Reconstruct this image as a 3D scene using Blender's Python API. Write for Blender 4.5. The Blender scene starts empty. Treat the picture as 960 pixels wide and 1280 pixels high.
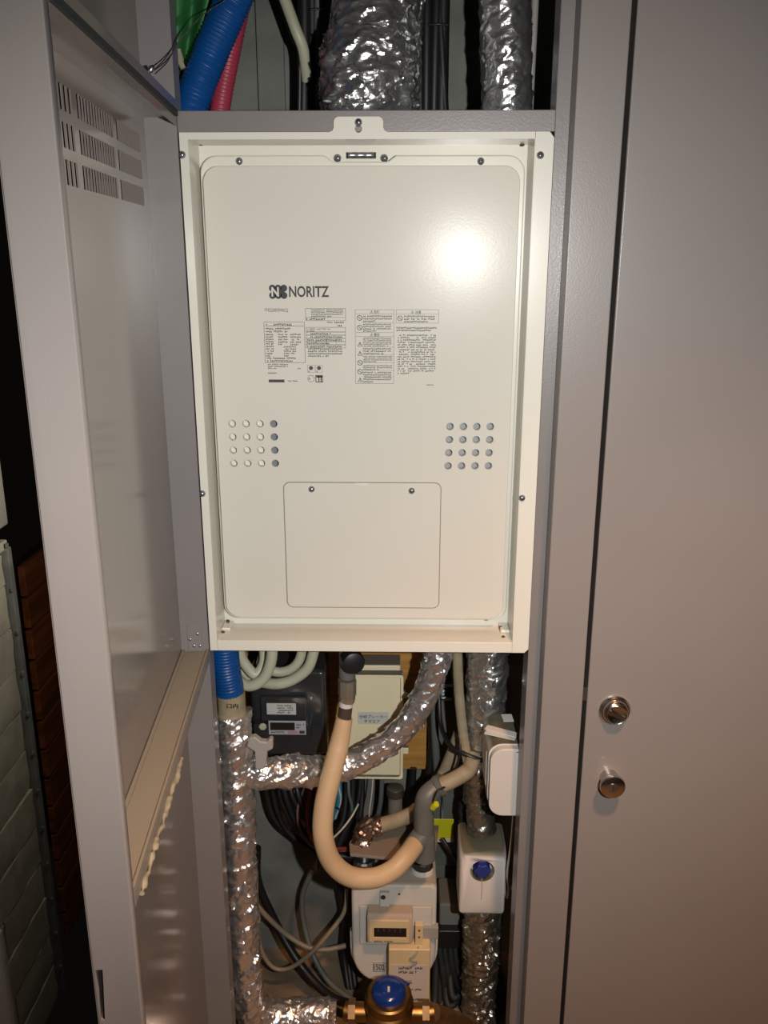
import bpy, bmesh, math, random
from mathutils import Vector, Matrix, noise
random.seed(7)
scene = bpy.context.scene
COL = scene.collection

# ------------------------------------------------------------------ camera
FPX = 1090.0
PITCH, YAW = math.radians(16.3), math.radians(1.05)
CAM = Vector((0.0, -1.35, 1.65))
cd = bpy.data.cameras.new('camera'); co = bpy.data.objects.new('camera', cd); COL.objects.link(co)
co.location = CAM; co.rotation_euler = (math.radians(90) - PITCH, 0, YAW)
cd.sensor_fit = 'VERTICAL'; cd.sensor_height = 36; cd.sensor_width = 27; cd.lens = 36 * FPX / 1280
cd.clip_start = 0.02
scene.camera = co
# ------------------------------------------------------------------ world, lights, exposure
w = bpy.data.worlds.new('night'); scene.world = w; w.use_nodes = True
w.node_tree.nodes['Background'].inputs[0].default_value = (1.0, 0.8, 0.65, 1)
w.node_tree.nodes['Background'].inputs[1].default_value = 0.0025


def lamp(name, kind, loc, power, colr, target=None, **kw):
    l = bpy.data.lights.new(name, kind); l.energy = power; l.color = colr
    for k, v in kw.items(): setattr(l, k, v)
    o = bpy.data.objects.new(name, l); COL.objects.link(o); o.location = loc
    if target: o.rotation_euler = (Vector(target) - Vector(loc)).to_track_quat('-Z', 'Y').to_euler()
    return o


lamp('phone_torch', 'SPOT', (0.19, -1.34, 1.655), 80, (1.0, 0.975, 0.94), (0.03, 0.0, 1.26),
     spot_size=math.radians(98), spot_blend=1.0, shadow_soft_size=0.014)
lamp('corridor_downlight', 'SPOT', (0.42, -1.05, 2.55), 150, (1.0, 0.50, 0.23), (0.45, -0.60, 0.0), spot_size=math.radians(76), spot_blend=1.0, shadow_soft_size=0.06)
lamp('passage_fill', 'POINT', (-0.50, 0.10, 1.25), 4.2, (1.0, 0.86, 0.68), shadow_soft_size=0.04)  # unseen fill light added behind the open door to brighten stone and planks
scene.view_settings.view_transform = 'Standard'; scene.view_settings.look = 'None'
scene.view_settings.gamma = 1.0; scene.view_settings.use_curve_mapping = False
scene.view_settings.exposure = 0.0

_cf = Vector((-math.sin(YAW) * math.cos(PITCH), math.cos(YAW) * math.cos(PITCH), -math.sin(PITCH)))
_cr = Vector((math.cos(YAW), math.sin(YAW), 0)); _cu = _cr.cross(_cf)


def at(px, py, Y):
    """point of the photograph on the real vertical plane y = Y"""
    d = _cr * ((px - 480) / FPX) - _cu * ((py - 640) / FPX) + _cf
    return CAM + d * ((Y - CAM.y) / d.y)


def wid(px, py, Y, npx):
    return (at(px + npx, py, Y) - at(px, py, Y)).length


# ------------------------------------------------------------------ materials
MATS = {}


def mat(name, col, rough=0.5, metal=0.0, var=0.0, vscale=8.0, col2=None, bump=0.0, bscale=60.0, spec=0.5, coat=0.0, trans=0.0, alpha=1.0, stretch=None):
    m = bpy.data.materials.new(name); m.use_nodes = True; nt = m.node_tree
    b = nt.nodes['Principled BSDF']
    b.inputs['Base Color'].default_value = (*col, 1); b.inputs['Roughness'].default_value = rough
    b.inputs['Metallic'].default_value = metal; b.inputs['Specular IOR Level'].default_value = spec
    b.inputs['Coat Weight'].default_value = coat; b.inputs['Coat Roughness'].default_value = 0.12
    b.inputs['Transmission Weight'].default_value = trans; b.inputs['Alpha'].default_value = alpha
    tc = nt.nodes.new('ShaderNodeTexCoord'); src = tc.outputs['Object']
    if stretch:
        mp = nt.nodes.new('ShaderNodeMapping'); mp.inputs['Scale'].default_value = stretch
        nt.links.new(src, mp.inputs[0]); src = mp.outputs[0]
    if var > 0:
        n = nt.nodes.new('ShaderNodeTexNoise'); n.inputs['Scale'].default_value = vscale; n.inputs['Detail'].default_value = 6
        nt.links.new(src, n.inputs['Vector'])
        r = nt.nodes.new('ShaderNodeValToRGB')
        c2 = col2 or tuple(c * (1 - var) for c in col)
        r.color_ramp.elements[0].position = 0.35; r.color_ramp.elements[1].position = 0.65
        r.color_ramp.elements[0].color = (*c2, 1); r.color_ramp.elements[1].color = (*col, 1)
        nt.links.new(n.outputs['Fac'], r.inputs['Fac']); nt.links.new(r.outputs['Color'], b.inputs['Base Color'])
    if bump > 0:
        n2 = nt.nodes.new('ShaderNodeTexNoise'); n2.inputs['Scale'].default_value = bscale; n2.inputs['Detail'].default_value = 4
        nt.links.new(src, n2.inputs['Vector'])
        bp = nt.nodes.new('ShaderNodeBump'); bp.inputs['Strength'].default_value = bump; bp.inputs['Distance'].default_value = 0.002
        nt.links.new(n2.outputs['Fac'], bp.inputs['Height']); nt.links.new(bp.outputs['Normal'], b.inputs['Normal'])
    MATS[name] = m
    return m


def dusty(name, col, dust, rough=0.4, lo=0.45, hi=0.85, metal=0.0):
    """paint with a layer of real dust settled on upward faces"""
    m = mat(name, col, rough, metal); nt = m.node_tree; b = nt.nodes['Principled BSDF']
    g = nt.nodes.new('ShaderNodeNewGeometry'); s = nt.nodes.new('ShaderNodeSeparateXYZ'); nt.links.new(g.outputs['Normal'], s.inputs[0])
    mr = nt.nodes.new('ShaderNodeMapRange'); mr.inputs[1].default_value = lo; mr.inputs[2].default_value = hi
    nt.links.new(s.outputs['Z'], mr.inputs[0])
    mx = nt.nodes.new('ShaderNodeMix'); mx.data_type = 'RGBA'
    mx.inputs[6].default_value = (*col, 1); mx.inputs[7].default_value = (*dust, 1)
    nt.links.new(mr.outputs[0], mx.inputs[0]); nt.links.new(mx.outputs[2], b.inputs['Base Color'])
    mr2 = nt.nodes.new('ShaderNodeMapRange'); mr2.inputs[3].default_value = rough; mr2.inputs[4].default_value = 0.9
    nt.links.new(mr.outputs[0], mr2.inputs[0]); nt.links.new(mr2.outputs[0], b.inputs['Roughness'])
    return m


mat('steel_paint', (0.235, 0.212, 0.20), 0.30, var=0.06, vscale=3, bump=0.06, bscale=420)
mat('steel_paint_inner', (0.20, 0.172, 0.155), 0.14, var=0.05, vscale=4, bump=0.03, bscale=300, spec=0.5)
mat('steel_paint_frame', (0.20, 0.185, 0.180), 0.33, var=0.08, vscale=5, bump=0.08, bscale=300)
dusty('rail_dusty', (0.20, 0.175, 0.155), (0.215, 0.18, 0.13), 0.35)
mat('cream', (0.655, 0.635, 0.56), 0.24, var=0.03, vscale=2, bump=0.02, bscale=250, spec=0.35)
mat('cream_panel', (0.585, 0.565, 0.50), 0.22, var=0.03, vscale=2, bump=0.025, bscale=300, spec=0.09)
mat('zinc', (0.42, 0.44, 0.46), 0.35, 1.0, var=0.2, vscale=60)
mat('grey_sheet', (0.15, 0.165, 0.19), 0.6)
mat('grey_baffle', (0.27, 0.285, 0.30), 0.6)
mat('screw', (0.36, 0.38, 0.41), 0.3, 0.9)
mat('dark', (0.012, 0.011, 0.010), 0.7)
mat('ink', (0.022, 0.022, 0.026), 0.6)
mat('ink_soft', (0.035, 0.034, 0.033), 0.6)
mat('black_plastic', (0.012, 0.012, 0.013), 0.35)
mat('smoke', (0.030, 0.030, 0.032), 0.18, var=0.2, vscale=20, coat=0.3)
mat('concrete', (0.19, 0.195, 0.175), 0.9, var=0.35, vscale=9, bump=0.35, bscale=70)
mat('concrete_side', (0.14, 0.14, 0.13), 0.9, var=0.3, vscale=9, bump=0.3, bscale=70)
mat('shaft_floor', (0.24, 0.18, 0.12), 0.9, var=0.45, vscale=14, bump=0.4, bscale=80)
mat('corridor_floor', (0.30, 0.22, 0.16), 0.7, var=0.2, vscale=6)
mat('plaster', (0.30, 0.25, 0.21), 0.9, var=0.15, vscale=20, bump=0.5, bscale=120)
mat('stone', (0.36, 0.36, 0.31), 0.9, var=0.25, vscale=18, bump=0.7, bscale=60)
mat('mortar', (0.30, 0.30, 0.26), 0.95)
mat('edge_trim', (0.20, 0.22, 0.225), 0.35, 0.1, var=0.3, vscale=30)
mat('wood_dark', (0.34, 0.105, 0.035), 0.5, var=0.5, vscale=3, stretch=(14, 1, 14))
mat('ply', (0.46, 0.235, 0.060), 0.45, var=0.35, vscale=4, stretch=(1.5, 1, 16), bump=0.05)
mat('blue_hose', (0.003, 0.062, 0.24), 0.38, var=0.12, vscale=25)
mat('pink_hose', (0.33, 0.035, 0.065), 0.42, var=0.12, vscale=25)
mat('green_sheet', (0.035, 0.20, 0.055), 0.5, var=0.35, vscale=14, bump=0.3, bscale=30)
mat('beige_hose', (0.56, 0.40, 0.235), 0.42, var=0.10, vscale=12)
mat('pale_hose', (0.47, 0.47, 0.35), 0.45, var=0.12, vscale=14)
mat('beige_tape', (0.33, 0.275, 0.18), 0.6, var=0.25, vscale=25, bump=0.4, bscale=90)
mat('grey_pvc', (0.135, 0.135, 0.125), 0.45, var=0.15, vscale=25)
mat('grey_plastic', (0.32, 0.31, 0.29), 0.5)
mat('dark_pvc', (0.03, 0.032, 0.032), 0.4)
mat('chrome_fitting', (0.30, 0.25, 0.19), 0.38, 0.45, var=0.2, vscale=40)
mat('brown_band', (0.065, 0.042, 0.033), 0.6, bump=0.3, bscale=120)
mat('white_plastic', (0.60, 0.57, 0.53), 0.4, var=0.04, vscale=9)
mat('card_white', (0.62, 0.60, 0.56), 0.7)
dusty('white_dusty', (0.66, 0.63, 0.59), (0.11, 0.095, 0.06), 0.45, 0.25, 0.75)
dusty('meter_white', (0.58, 0.57, 0.53), (0.36, 0.31, 0.24), 0.35, 0.35, 0.85)
dusty('display_case', (0.46, 0.36, 0.28), (0.36, 0.27, 0.20), 0.45, 0.35, 0.85)
dusty('bracket_dusty', (0.22, 0.21, 0.19), (0.20, 0.155, 0.11), 0.5, 0.3, 0.8)
dusty('box_cream', (0.72, 0.65, 0.44), (0.14, 0.125, 0.09), 0.45, 0.4, 0.85)
mat('comm_cream', (0.66, 0.52, 0.30), 0.5, var=0.05, vscale=20)
mat('paper', (0.55, 0.48, 0.43), 0.8)
mat('label_white', (0.50, 0.50, 0.47), 0.6)
mat('yellow_tag', (0.50, 0.50, 0.01), 0.5)
mat('blue_lid', (0.006, 0.03, 0.19), 0.2, coat=0.4)
mat('blue_knob', (0.02, 0.035, 0.20), 0.45)
mat('brass', (0.36, 0.20, 0.065), 0.38, 1.0, var=0.35, vscale=30)
mat('brass_dull', (0.28, 0.17, 0.08), 0.5, 0.7, var=0.35, vscale=30)
mat('copper_shiny', (0.50, 0.38, 0.32), 0.35, 1.0, bump=0.5, bscale=80)
mat('cable_black', (0.010, 0.010, 0.011), 0.45)
mat('cable_grey', (0.10, 0.115, 0.11), 0.5)
mat('cable_beige', (0.25, 0.20, 0.14), 0.5)
mat('cable_white', (0.45, 0.42, 0.36), 0.5)
mat('cable_red', (0.13, 0.018, 0.014), 0.45)
mat('cable_brown', (0.16, 0.09, 0.06), 0.45)
mat('cable_blue', (0.02, 0.20, 0.30), 0.45)
mat('channel_steel', (0.17, 0.185, 0.165), 0.5, 0.3, var=0.25, vscale=15)
mat('rubber', (0.014, 0.016, 0.016), 0.6, bump=0.3, bscale=60)
mat('satin_chrome', (0.62, 0.59, 0.56), 0.2, 1.0)
mat('foam', (0.30, 0.255, 0.165), 0.8, var=0.2, vscale=60, bump=0.4)
mat('tag_lcd', (0.020, 0.016, 0.014), 0.25)
mat('lcd_grey', (0.38, 0.37, 0.40), 0.5)
mat('magenta', (0.40, 0.20, 0.22), 0.6)
mat('film', (0.45, 0.43, 0.38), 0.15, trans=0.3)
mat('seam', (0.24, 0.215, 0.165), 0.6)
mat('wire_steel', (0.16, 0.14, 0.125), 0.4, 0.8)
mat('dust_wool', (0.30, 0.28, 0.20), 0.95, bump=0.6, bscale=120)


def foil_mat(name, col, rough):
    m = mat(name, col, rough, 0.93); nt = m.node_tree; b = nt.nodes['Principled BSDF']
    tc = nt.nodes.new('ShaderNodeTexCoord')
    v = nt.nodes.new('ShaderNodeTexVoronoi'); v.inputs['Scale'].default_value = 75; v.feature = 'SMOOTH_F1'; v.inputs['Smoothness'].default_value = 0.25
    n = nt.nodes.new('ShaderNodeTexNoise'); n.inputs['Scale'].default_value = 70; n.inputs['Detail'].default_value = 3; n.inputs['Distortion'].default_value = 1.2
    nt.links.new(tc.outputs['Object'], n.inputs['Vector']); nt.links.new(tc.outputs['Object'], v.inputs['Vector'])
    ad = nt.nodes.new('ShaderNodeMath'); ad.operation = 'ADD'
    nt.links.new(v.outputs['Distance'], ad.inputs[0]); nt.links.new(n.outputs['Fac'], ad.inputs[1])
    bp = nt.nodes.new('ShaderNodeBump'); bp.inputs['Strength'].default_value = 0.45; bp.inputs['Distance'].default_value = 0.003
    nt.links.new(ad.outputs[0], bp.inputs['Height']); nt.links.new(bp.outputs['Normal'], b.inputs['Normal'])
    return m


foil_mat('foil', (0.86, 0.85, 0.85), 0.30)
foil_mat('foil_cool', (0.74, 0.75, 0.74), 0.25)
foil_mat('foil_dull', (0.48, 0.45, 0.37), 0.30)

# ------------------------------------------------------------------ mesh tools
ORG = {}


class MB:
    def __init__(s): s.v, s.f = [], []

    def add(s, vs, fs):
        o = len(s.v); s.v += [Vector(p) for p in vs]; s.f += [tuple(i + o for i in q) for q in fs]; return s

    def box(s, lo, hi, M=None):
        x0, y0, z0 = lo; x1, y1, z1 = hi
        vs = [Vector(p) for p in ((x0, y0, z0), (x1, y0, z0), (x1, y1, z0), (x0, y1, z0), (x0, y0, z1), (x1, y0, z1), (x1, y1, z1), (x0, y1, z1))]
        if M: vs = [M @ p for p in vs]
        return s.add(vs, [(0, 3, 2, 1), (4, 5, 6, 7), (0, 1, 5, 4), (1, 2, 6, 5), (2, 3, 7, 6), (3, 0, 4, 7)])

    def prism(s, outline, a0, a1, M=None):
        """outline in the x-z plane, extruded from y=a0 to y=a1 (a0 in front)"""
        n = len(outline)
        vs = [Vector((p[0], a0, p[1])) for p in outline] + [Vector((p[0], a1, p[1])) for p in outline]
        if M: vs = [M @ p for p in vs]
        fs = [tuple(range(n)), tuple(range(2 * n - 1, n - 1, -1))]
        fs += [(i, i + n, (i + 1) % n + n, (i + 1) % n) for i in range(n)]
        return s.add(vs, fs)

    def ring(s, outer, inner, a0, a1):
        """frame between two outlines with the same number of points"""
        n = len(outer)
        vs = [Vector((p[0], a, p[1])) for o, a in ((outer, a0), (inner, a0), (outer, a1), (inner, a1)) for p in o]
        fs = []
        for i in range(n):
            j = (i + 1) % n
            fs += [(i, i + n, j + n, j), (i + 2 * n, j + 2 * n, j + 3 * n, i + 3 * n), (i, j, j + 2 * n, i + 2 * n), (i + n, i + 3 * n, j + 3 * n, j + n)]
        return s.add(vs, fs)

    def lathe(s, prof, org, axis, n=24):
        axis = Vector(axis).normalized(); org = Vector(org)
        a = axis.orthogonal().normalized(); b = axis.cross(a)
        vs, fs = [], []
        for r, h in prof:
            for k in range(n):
                t = 2 * math.pi * k / n
                vs.append(org + axis * h + (a * math.cos(t) + b * math.sin(t)) * r)
        m = len(prof)
        for i in range(m - 1):
            for k in range(n):
                l = (k + 1) % n
                fs.append((i * n + k, i * n + l, (i + 1) * n + l, (i + 1) * n + k))
        fs.append(tuple(range(n - 1, -1, -1))); fs.append(tuple((m - 1) * n + k for k in range(n)))
        return s.add(vs, fs)

    def tube(s, pts, rad, n=16, step=None, fn=None, cap=True):
        pts = spline(pts, step) if step else [Vector(p) for p in pts]
        m = len(pts); L = [0.0]
        for i in range(1, m): L.append(L[-1] + (pts[i] - pts[i - 1]).length)
        T = [(pts[min(i + 1, m - 1)] - pts[max(i - 1, 0)]).normalized() for i in range(m)]
        a = T[0].orthogonal().normalized(); vs, fs = [], []
        for i in range(m):
            a = (a - T[i] * a.dot(T[i])).normalized(); b = T[i].cross(a)
            r = rad(L[i] / L[-1]) if callable(rad) else rad
            for k in range(n):
                t = 2 * math.pi * k / n
                d = a * math.cos(t) + b * math.sin(t)
                rr = r * (fn(pts[i] + d * r, L[i], t) if fn else 1)
                vs.append(pts[i] + d * rr)
        for i in range(m - 1):
            for k in range(n):
                l = (k + 1) % n
                fs.append((i * n + k, i * n + l, (i + 1) * n + l, (i + 1) * n + k))
        if cap:
            fs.append(tuple(range(n - 1, -1, -1))); fs.append(tuple((m - 1) * n + k for k in range(n)))
        return s.add(vs, fs)

    def build(s, name, material, parent=None, bevel=0.0, seg=2, ang=35, flat=False):
        if parent is not None: org = ORG[parent.as_pointer()]
        else:
            xs = [p.x for p in s.v]; ys = [p.y for p in s.v]; zs = [p.z for p in s.v]
            org = Vector(((min(xs) + max(xs)) / 2, (min(ys) + max(ys)) / 2, min(zs)))
        me = bpy.data.meshes.new(name); me.from_pydata([tuple(p - org) for p in s.v], [], s.f)
        bm = bmesh.new(); bm.from_mesh(me); bmesh.ops.recalc_face_normals(bm, faces=bm.faces); bm.to_mesh(me); bm.free()
        me.materials.append(MATS[material] if isinstance(material, str) else material)
        if not flat:
            me.shade_smooth(); me.set_sharp_from_angle(angle=math.radians(ang))
        o = bpy.data.objects.new(name, me); COL.objects.link(o)
        if parent is not None: o.parent = parent
        else: o.location = org
        ORG[o.as_pointer()] = org
        if bevel > 0:
            b = o.modifiers.new('bevel', 'BEVEL'); b.width = bevel; b.segments = seg; b.limit_method = 'ANGLE'; b.angle_limit = math.radians(40); b.harden_normals = True
        return o


def spline(pts, step):
    P = [Vector(p) for p in pts]
    if len(P) == 2:
        n = max(2, int((P[1] - P[0]).length / step) + 1)
        return [P[0].lerp(P[1], i / (n - 1)) for i in range(n)]
    Q = [P[0] * 2 - P[1]] + P + [P[-1] * 2 - P[-2]]
    out = []
    for i in range(1, len(Q) - 2):
        p0, p1, p2, p3 = Q[i - 1], Q[i], Q[i + 1], Q[i + 2]
        n = max(1, int((p2 - p1).length / step))
        for k in range(n):
            t = k / n
            out.append(0.5 * ((2 * p1) + (p2 - p0) * t + (2 * p0 - 5 * p1 + 4 * p2 - p3) * t * t + (3 * p1 - p0 - 3 * p2 + p3) * t ** 3))
    out.append(P[-1])
    return out


def pxs(*pts): return [at(*p) for p in pts]


def rrect(x0, z0, x1, z1, r, n=6):
    out = []
    for cx, cz, a in ((x1 - r, z1 - r, 0), (x0 + r, z1 - r, 90), (x0 + r, z0 + r, 180), (x1 - r, z0 + r, 270)):
        for k in range(n + 1):
            t = math.radians(a + 90 * k / n); out.append((cx + r * math.cos(t), cz + r * math.sin(t)))
    return out


def tag(o, label=None, cat=None, group=None, kind=None):
    if label: o['label'] = label
    if cat: o['category'] = cat
    if group: o['group'] = group
    if kind: o['kind'] = kind
    return o


def thing(name, loc, label, cat, group=None):
    o = bpy.data.objects.new(name, None); COL.objects.link(o); o.location = loc; o.empty_display_size = 0.03
    ORG[o.as_pointer()] = Vector(loc)
    return tag(o, label, cat, group)


def place(name, src, pos, parent, rot=None):
    """copy a shared mesh under a parent at a world position"""
    o = bpy.data.objects.new(name, src); COL.objects.link(o); o.parent = parent
    o.location = Vector(pos) - ORG[parent.as_pointer()]
    if rot: o.rotation_euler = rot
    ORG[o.as_pointer()] = Vector(pos)
    return o


def mesh_of(mb, material, name, ang=35):
    me = bpy.data.meshes.new(name); me.from_pydata([tuple(p) for p in mb.v], [], mb.f)
    bm = bmesh.new(); bm.from_mesh(me); bmesh.ops.recalc_face_normals(bm, faces=bm.faces); bm.to_mesh(me); bm.free()
    me.materials.append(MATS[material]); me.shade_smooth(); me.set_sharp_from_angle(angle=math.radians(ang))
    return me


def cut(o, mb):
    """cut holes through an object (applied at once, the cutter is removed)"""
    me = bpy.data.meshes.new('cutter'); org = ORG[o.as_pointer()]
    me.from_pydata([tuple(p - org) for p in mb.v], [], mb.f)
    bm = bmesh.new(); bm.from_mesh(me); bmesh.ops.recalc_face_normals(bm, faces=bm.faces); bm.to_mesh(me); bm.free()
    c = bpy.data.objects.new('cutter', me); COL.objects.link(c)
    if o.parent: c.parent = o.parent
    else: c.location = o.location
    md = o.modifiers.new('cut', 'BOOLEAN'); md.object = c; md.operation = 'DIFFERENCE'; md.solver = 'EXACT'; md.use_self = False
    bpy.context.view_layer.update()
    dg = bpy.context.evaluated_depsgraph_get()
    new = bpy.data.meshes.new_from_object(o.evaluated_get(dg))
    old = o.data; o.modifiers.clear(); o.data = new
    bpy.data.objects.remove(c); bpy.data.meshes.remove(me); bpy.data.meshes.remove(old)
    new.name = o.name; new.shade_smooth(); new.set_sharp_from_angle(angle=math.radians(35))


# crinkled aluminium lagging
def foil(seed, amp=0.10, sc=38.0, spiral=0.0):
    """crumpled sheet: small flat facets, each tilted its own way, over a slow swell"""
    off = Vector((seed * 3.1, seed * 7.7, seed * 1.3))
    R3 = Matrix.Rotation(0.6 + seed, 3, 'Z') @ Matrix.Rotation(0.55, 3, 'Y')
    k = amp * 10.0

    def fn(p, L, t):
        q = R3 @ p; q = Vector((q.x * sc * 1.25, q.y * sc * 1.25, q.z * sc * 2.3)) + off
        q += noise.noise_vector(q * 0.8) * 0.35
        c = noise.voronoi(q)[1][0]
        tilt = noise.cell_vector(c * 137.0) - Vector((0.5, 0.5, 0.5))
        d = (q - c).dot(tilt) * 0.42
        q2 = q * 2.2 + Vector((3, 9, 4)); c2 = noise.voronoi(q2)[1][0]
        d += (q2 - c2).dot(noise.cell_vector(c2 * 91.0) - Vector((0.5, 0.5, 0.5))) * 0.14
        return 1 + k * d + amp * 0.5 * noise.noise(p * 13 + off)
    return fn


def corr(pitch, amp):
    def fn(p, L, t): return 1 + amp * math.cos(2 * math.pi * L / pitch)
    return fn


TEXTS = []


def text(body, name, x, z, Y, h, parent, material='ink', width=None, bold=0.0):
    """lettering lying on a surface y = Y facing the camera; left-bottom at x,z; made in one go below"""
    cu = bpy.data.curves.new(name, 'FONT'); cu.body = body; cu.size = 1.0; cu.offset = bold; cu.resolution_u = 3
    o = bpy.data.objects.new('tmp_text', cu); COL.objects.link(o)
    TEXTS.append((o, name, x, z, Y, h, parent, material, width))


def flush_texts():
    bpy.context.view_layer.update(); dg = bpy.context.evaluated_depsgraph_get()
    for o, name, x, z, Y, h, parent, material, width in TEXTS:
        me = bpy.data.meshes.new_from_object(o.evaluated_get(dg))
        if not me.vertices: continue
        xs = [v.co.x for v in me.vertices]; ys = [v.co.y for v in me.vertices]
        sy = h / (max(ys) - min(ys)); sx = width / (max(xs) - min(xs)) if width else sy
        org = ORG[parent.as_pointer()]
        x0, y0 = min(xs), min(ys)
        for v in me.vertices: v.co = Vector((x + (v.co.x - x0) * sx, Y, z + (v.co.y - y0) * sy)) - org
        me.materials.clear(); me.materials.append(MATS[material]); me.name = name
        n = bpy.data.objects.new(name, me); COL.objects.link(n); n.parent = parent
        ORG[n.as_pointer()] = org
    for t in TEXTS: bpy.data.curves.remove(t[0].data)


def micro(mb, x0, z0, x1, z1, Y, rows, fill=0.9, seed=0, cw=None, dens=0.75):
    """rows of print too fine to read: tiny separate character marks"""
    rnd = random.Random(seed); rh = (z1 - z0) / rows
    for r in range(rows):
        z = z1 - (r + 0.85) * rh; h = rh * 0.62; c = cw or h * 0.9
        x = x0; end = x0 + (x1 - x0) * (fill if r < rows - 1 else fill * rnd.uniform(0.3, 0.9))
        end = min(end, x1)
        while x + c < end:
            if rnd.random() < dens + 0.16:
                k = rnd.random()
                if k < 0.5: mb.box((x, Y, z), (x + c * 0.85, Y + 0.0003, z + h * 0.35)); mb.box((x + c * 0.25, Y, z), (x + c * 0.6, Y + 0.0003, z + h))
                elif k < 0.8: mb.box((x, Y, z + h * 0.6), (x + c * 0.85, Y + 0.0003, z + h)); mb.box((x + c * 0.1, Y, z), (x + c * 0.4, Y + 0.0003, z + h * 0.8))
                else: mb.box((x, Y, z + h * 0.2), (x + c * 0.75, Y + 0.0003, z + h * 0.75))
            x += c
    return mb


def outline_box(mb, x0, z0, x1, z1, Y, t):
    for a in ((x0, z0, x1, z0 + t), (x0, z1 - t, x1, z1), (x0, z0, x0 + t, z1), (x1 - t, z0, x1, z1)):
        mb.box((a[0], Y, a[1]), (a[2], Y + 0.0003, a[3]))


# shared small hardware
_s = MB().lathe([(0.0001, -0.0050), (0.0024, -0.0048), (0.0043, -0.0034), (0.0053, -0.0012), (0.0056, 0.0), (0.0056, 0.002)], (0, 0, 0), (0, 1, 0), 14)
SCREW = mesh_of(_s, 'screw', 'screw')
_s = MB().box((-0.0026, -0.0054, -0.0005), (0.0026, -0.0046, 0.0005)).box((-0.0005, -0.0054, -0.0026), (0.0005, -0.0046, 0.0026))
SLOT = mesh_of(_s, 'dark', 'screw_slot')


def screw(px, py, Y, parent, name='screw'):
    p = at(px, py, Y); o = place(name, SCREW, p, parent)
    k = bpy.data.objects.new('screw_slot', SLOT); COL.objects.link(k); k.parent = o
    return o


# ================================================================== SETTING
BACK = 0.42
XL, XR = -0.319, 0.218
o = MB().box((-0.46, BACK, -0.02), (0.9, BACK + 0.1, 2.9)).build('wall_back', 'concrete'); tag(o, 'grey concrete back wall of the pipe shaft', kind='structure')
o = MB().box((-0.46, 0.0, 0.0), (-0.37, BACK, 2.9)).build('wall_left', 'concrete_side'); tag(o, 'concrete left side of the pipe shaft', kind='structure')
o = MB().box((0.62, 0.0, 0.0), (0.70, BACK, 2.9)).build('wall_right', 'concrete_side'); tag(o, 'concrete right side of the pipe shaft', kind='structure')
o = MB().box((-0.37, -0.02, -0.03), (0.62, BACK, 0.0)).build('floor', 'shaft_floor'); tag(o, 'dusty floor of the pipe shaft', kind='structure')
o = MB().box((-1.6, -3.2, -0.06), (2.4, -0.021, -0.03)).build('floor_corridor', 'corridor_floor'); tag(o, 'tiled corridor floor', kind='structure')
o = MB().box((-0.6, -2.6, -0.03), (2.4, -2.5, 2.7)).build('wall_corridor', 'plaster'); tag(o, 'plastered corridor wall opposite the shaft', kind='structure')
o = MB().box((-0.6, -2.5, 2.62), (2.4, -0.05, 2.7)).build('ceiling', 'plaster'); tag(o, 'corridor ceiling', kind='structure')
# two shallow ribs left in the concrete by the formwork, seen above the beam
o = MB().box((-0.265, BACK - 0.012, 1.2), (-0.215, BACK, 2.9)).build('formwork_rib', 'concrete', bpy.data.objects['wall_back'], bevel=0.003)
o = MB().box((-0.16, BACK - 0.010, 1.2), (-0.07, BACK, 2.9)).build('formwork_rib', 'concrete', bpy.data.objects['wall_back'], bevel=0.003)

# cabinet frame: beam, left jamb, right jamb post
o = MB().box((-0.322, 0.002, 1.822), (0.224, 0.05, 1.851)).build('trim_1', 'steel_paint_frame', bevel=0.0015); tag(o, 'grey painted steel cross beam above the water heater', kind='structure')
o = MB().box((-0.42, 0.0, 0.0), (-0.322, 0.035, 2.7)).build('trim_2', 'steel_paint_frame', bevel=0.002); tag(o, 'grey painted steel hinge jamb on the left', kind='structure')
FY = -0.04
xg = at(748, 640, FY).x
xp = at(690.5, 640, FY).x
o = MB().box((0.2185, 0.0, 0.0), (xp + 0.02, 0.05, 2.7)).build('trim_3', 'steel_paint_frame', bevel=0.0015); tag(o, 'narrow recessed grey steel door stop right of the water heater', kind='structure')
o = MB().box((xp, FY, 0.0), (xg - 0.0035, -0.0005, 2.7)).build('trim_4', 'steel_paint', bevel=0.002); tag(o, 'wide grey painted steel post between the open shaft and closed door', kind='structure')

# closed door on the right
root = thing('door_2', (xg + 0.3, FY, 0.05), 'closed taupe grey steel door with two round metal knobs', 'door'); del root['category']; root['kind'] = 'structure'
MB().box((xg + 0.0035, FY, 0.05), (xg + 0.62, -0.002, 2.7)).build('door_leaf', 'steel_paint', root, bevel=0.0025)
p = at(768, 887, FY)
k = MB().lathe([(0.0262, 0.0), (0.0262, 0.004), (0.0235, 0.0075), (0.0215, 0.0075), (0.0205, 0.0115), (0.0195, 0.0125)], (p.x, FY, p.z), (0, -1, 0), 40).build('latch_ring', 'satin_chrome', root)
MB().lathe([(0.0172, 0.0125), (0.0172, 0.0165), (0.0160, 0.0178), (0.0142, 0.0168), (0.001, 0.0166)], (p.x + 0.001, FY, p.z - 0.001), (0, -1, 0), 36).build('turn_disc', 'satin_chrome', k)
m = MB()
M = Matrix.Translation((p.x + 0.001, FY - 0.0166, p.z - 0.001)) @ Matrix.Rotation(math.radians(25), 4, 'Y')
m.box((-0.0135, -0.0035, -0.003), (0.0135, 0.001, 0.003), M).build('turn_grip', 'satin_chrome', k, bevel=0.001)
p = at(760, 973, FY)
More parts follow.
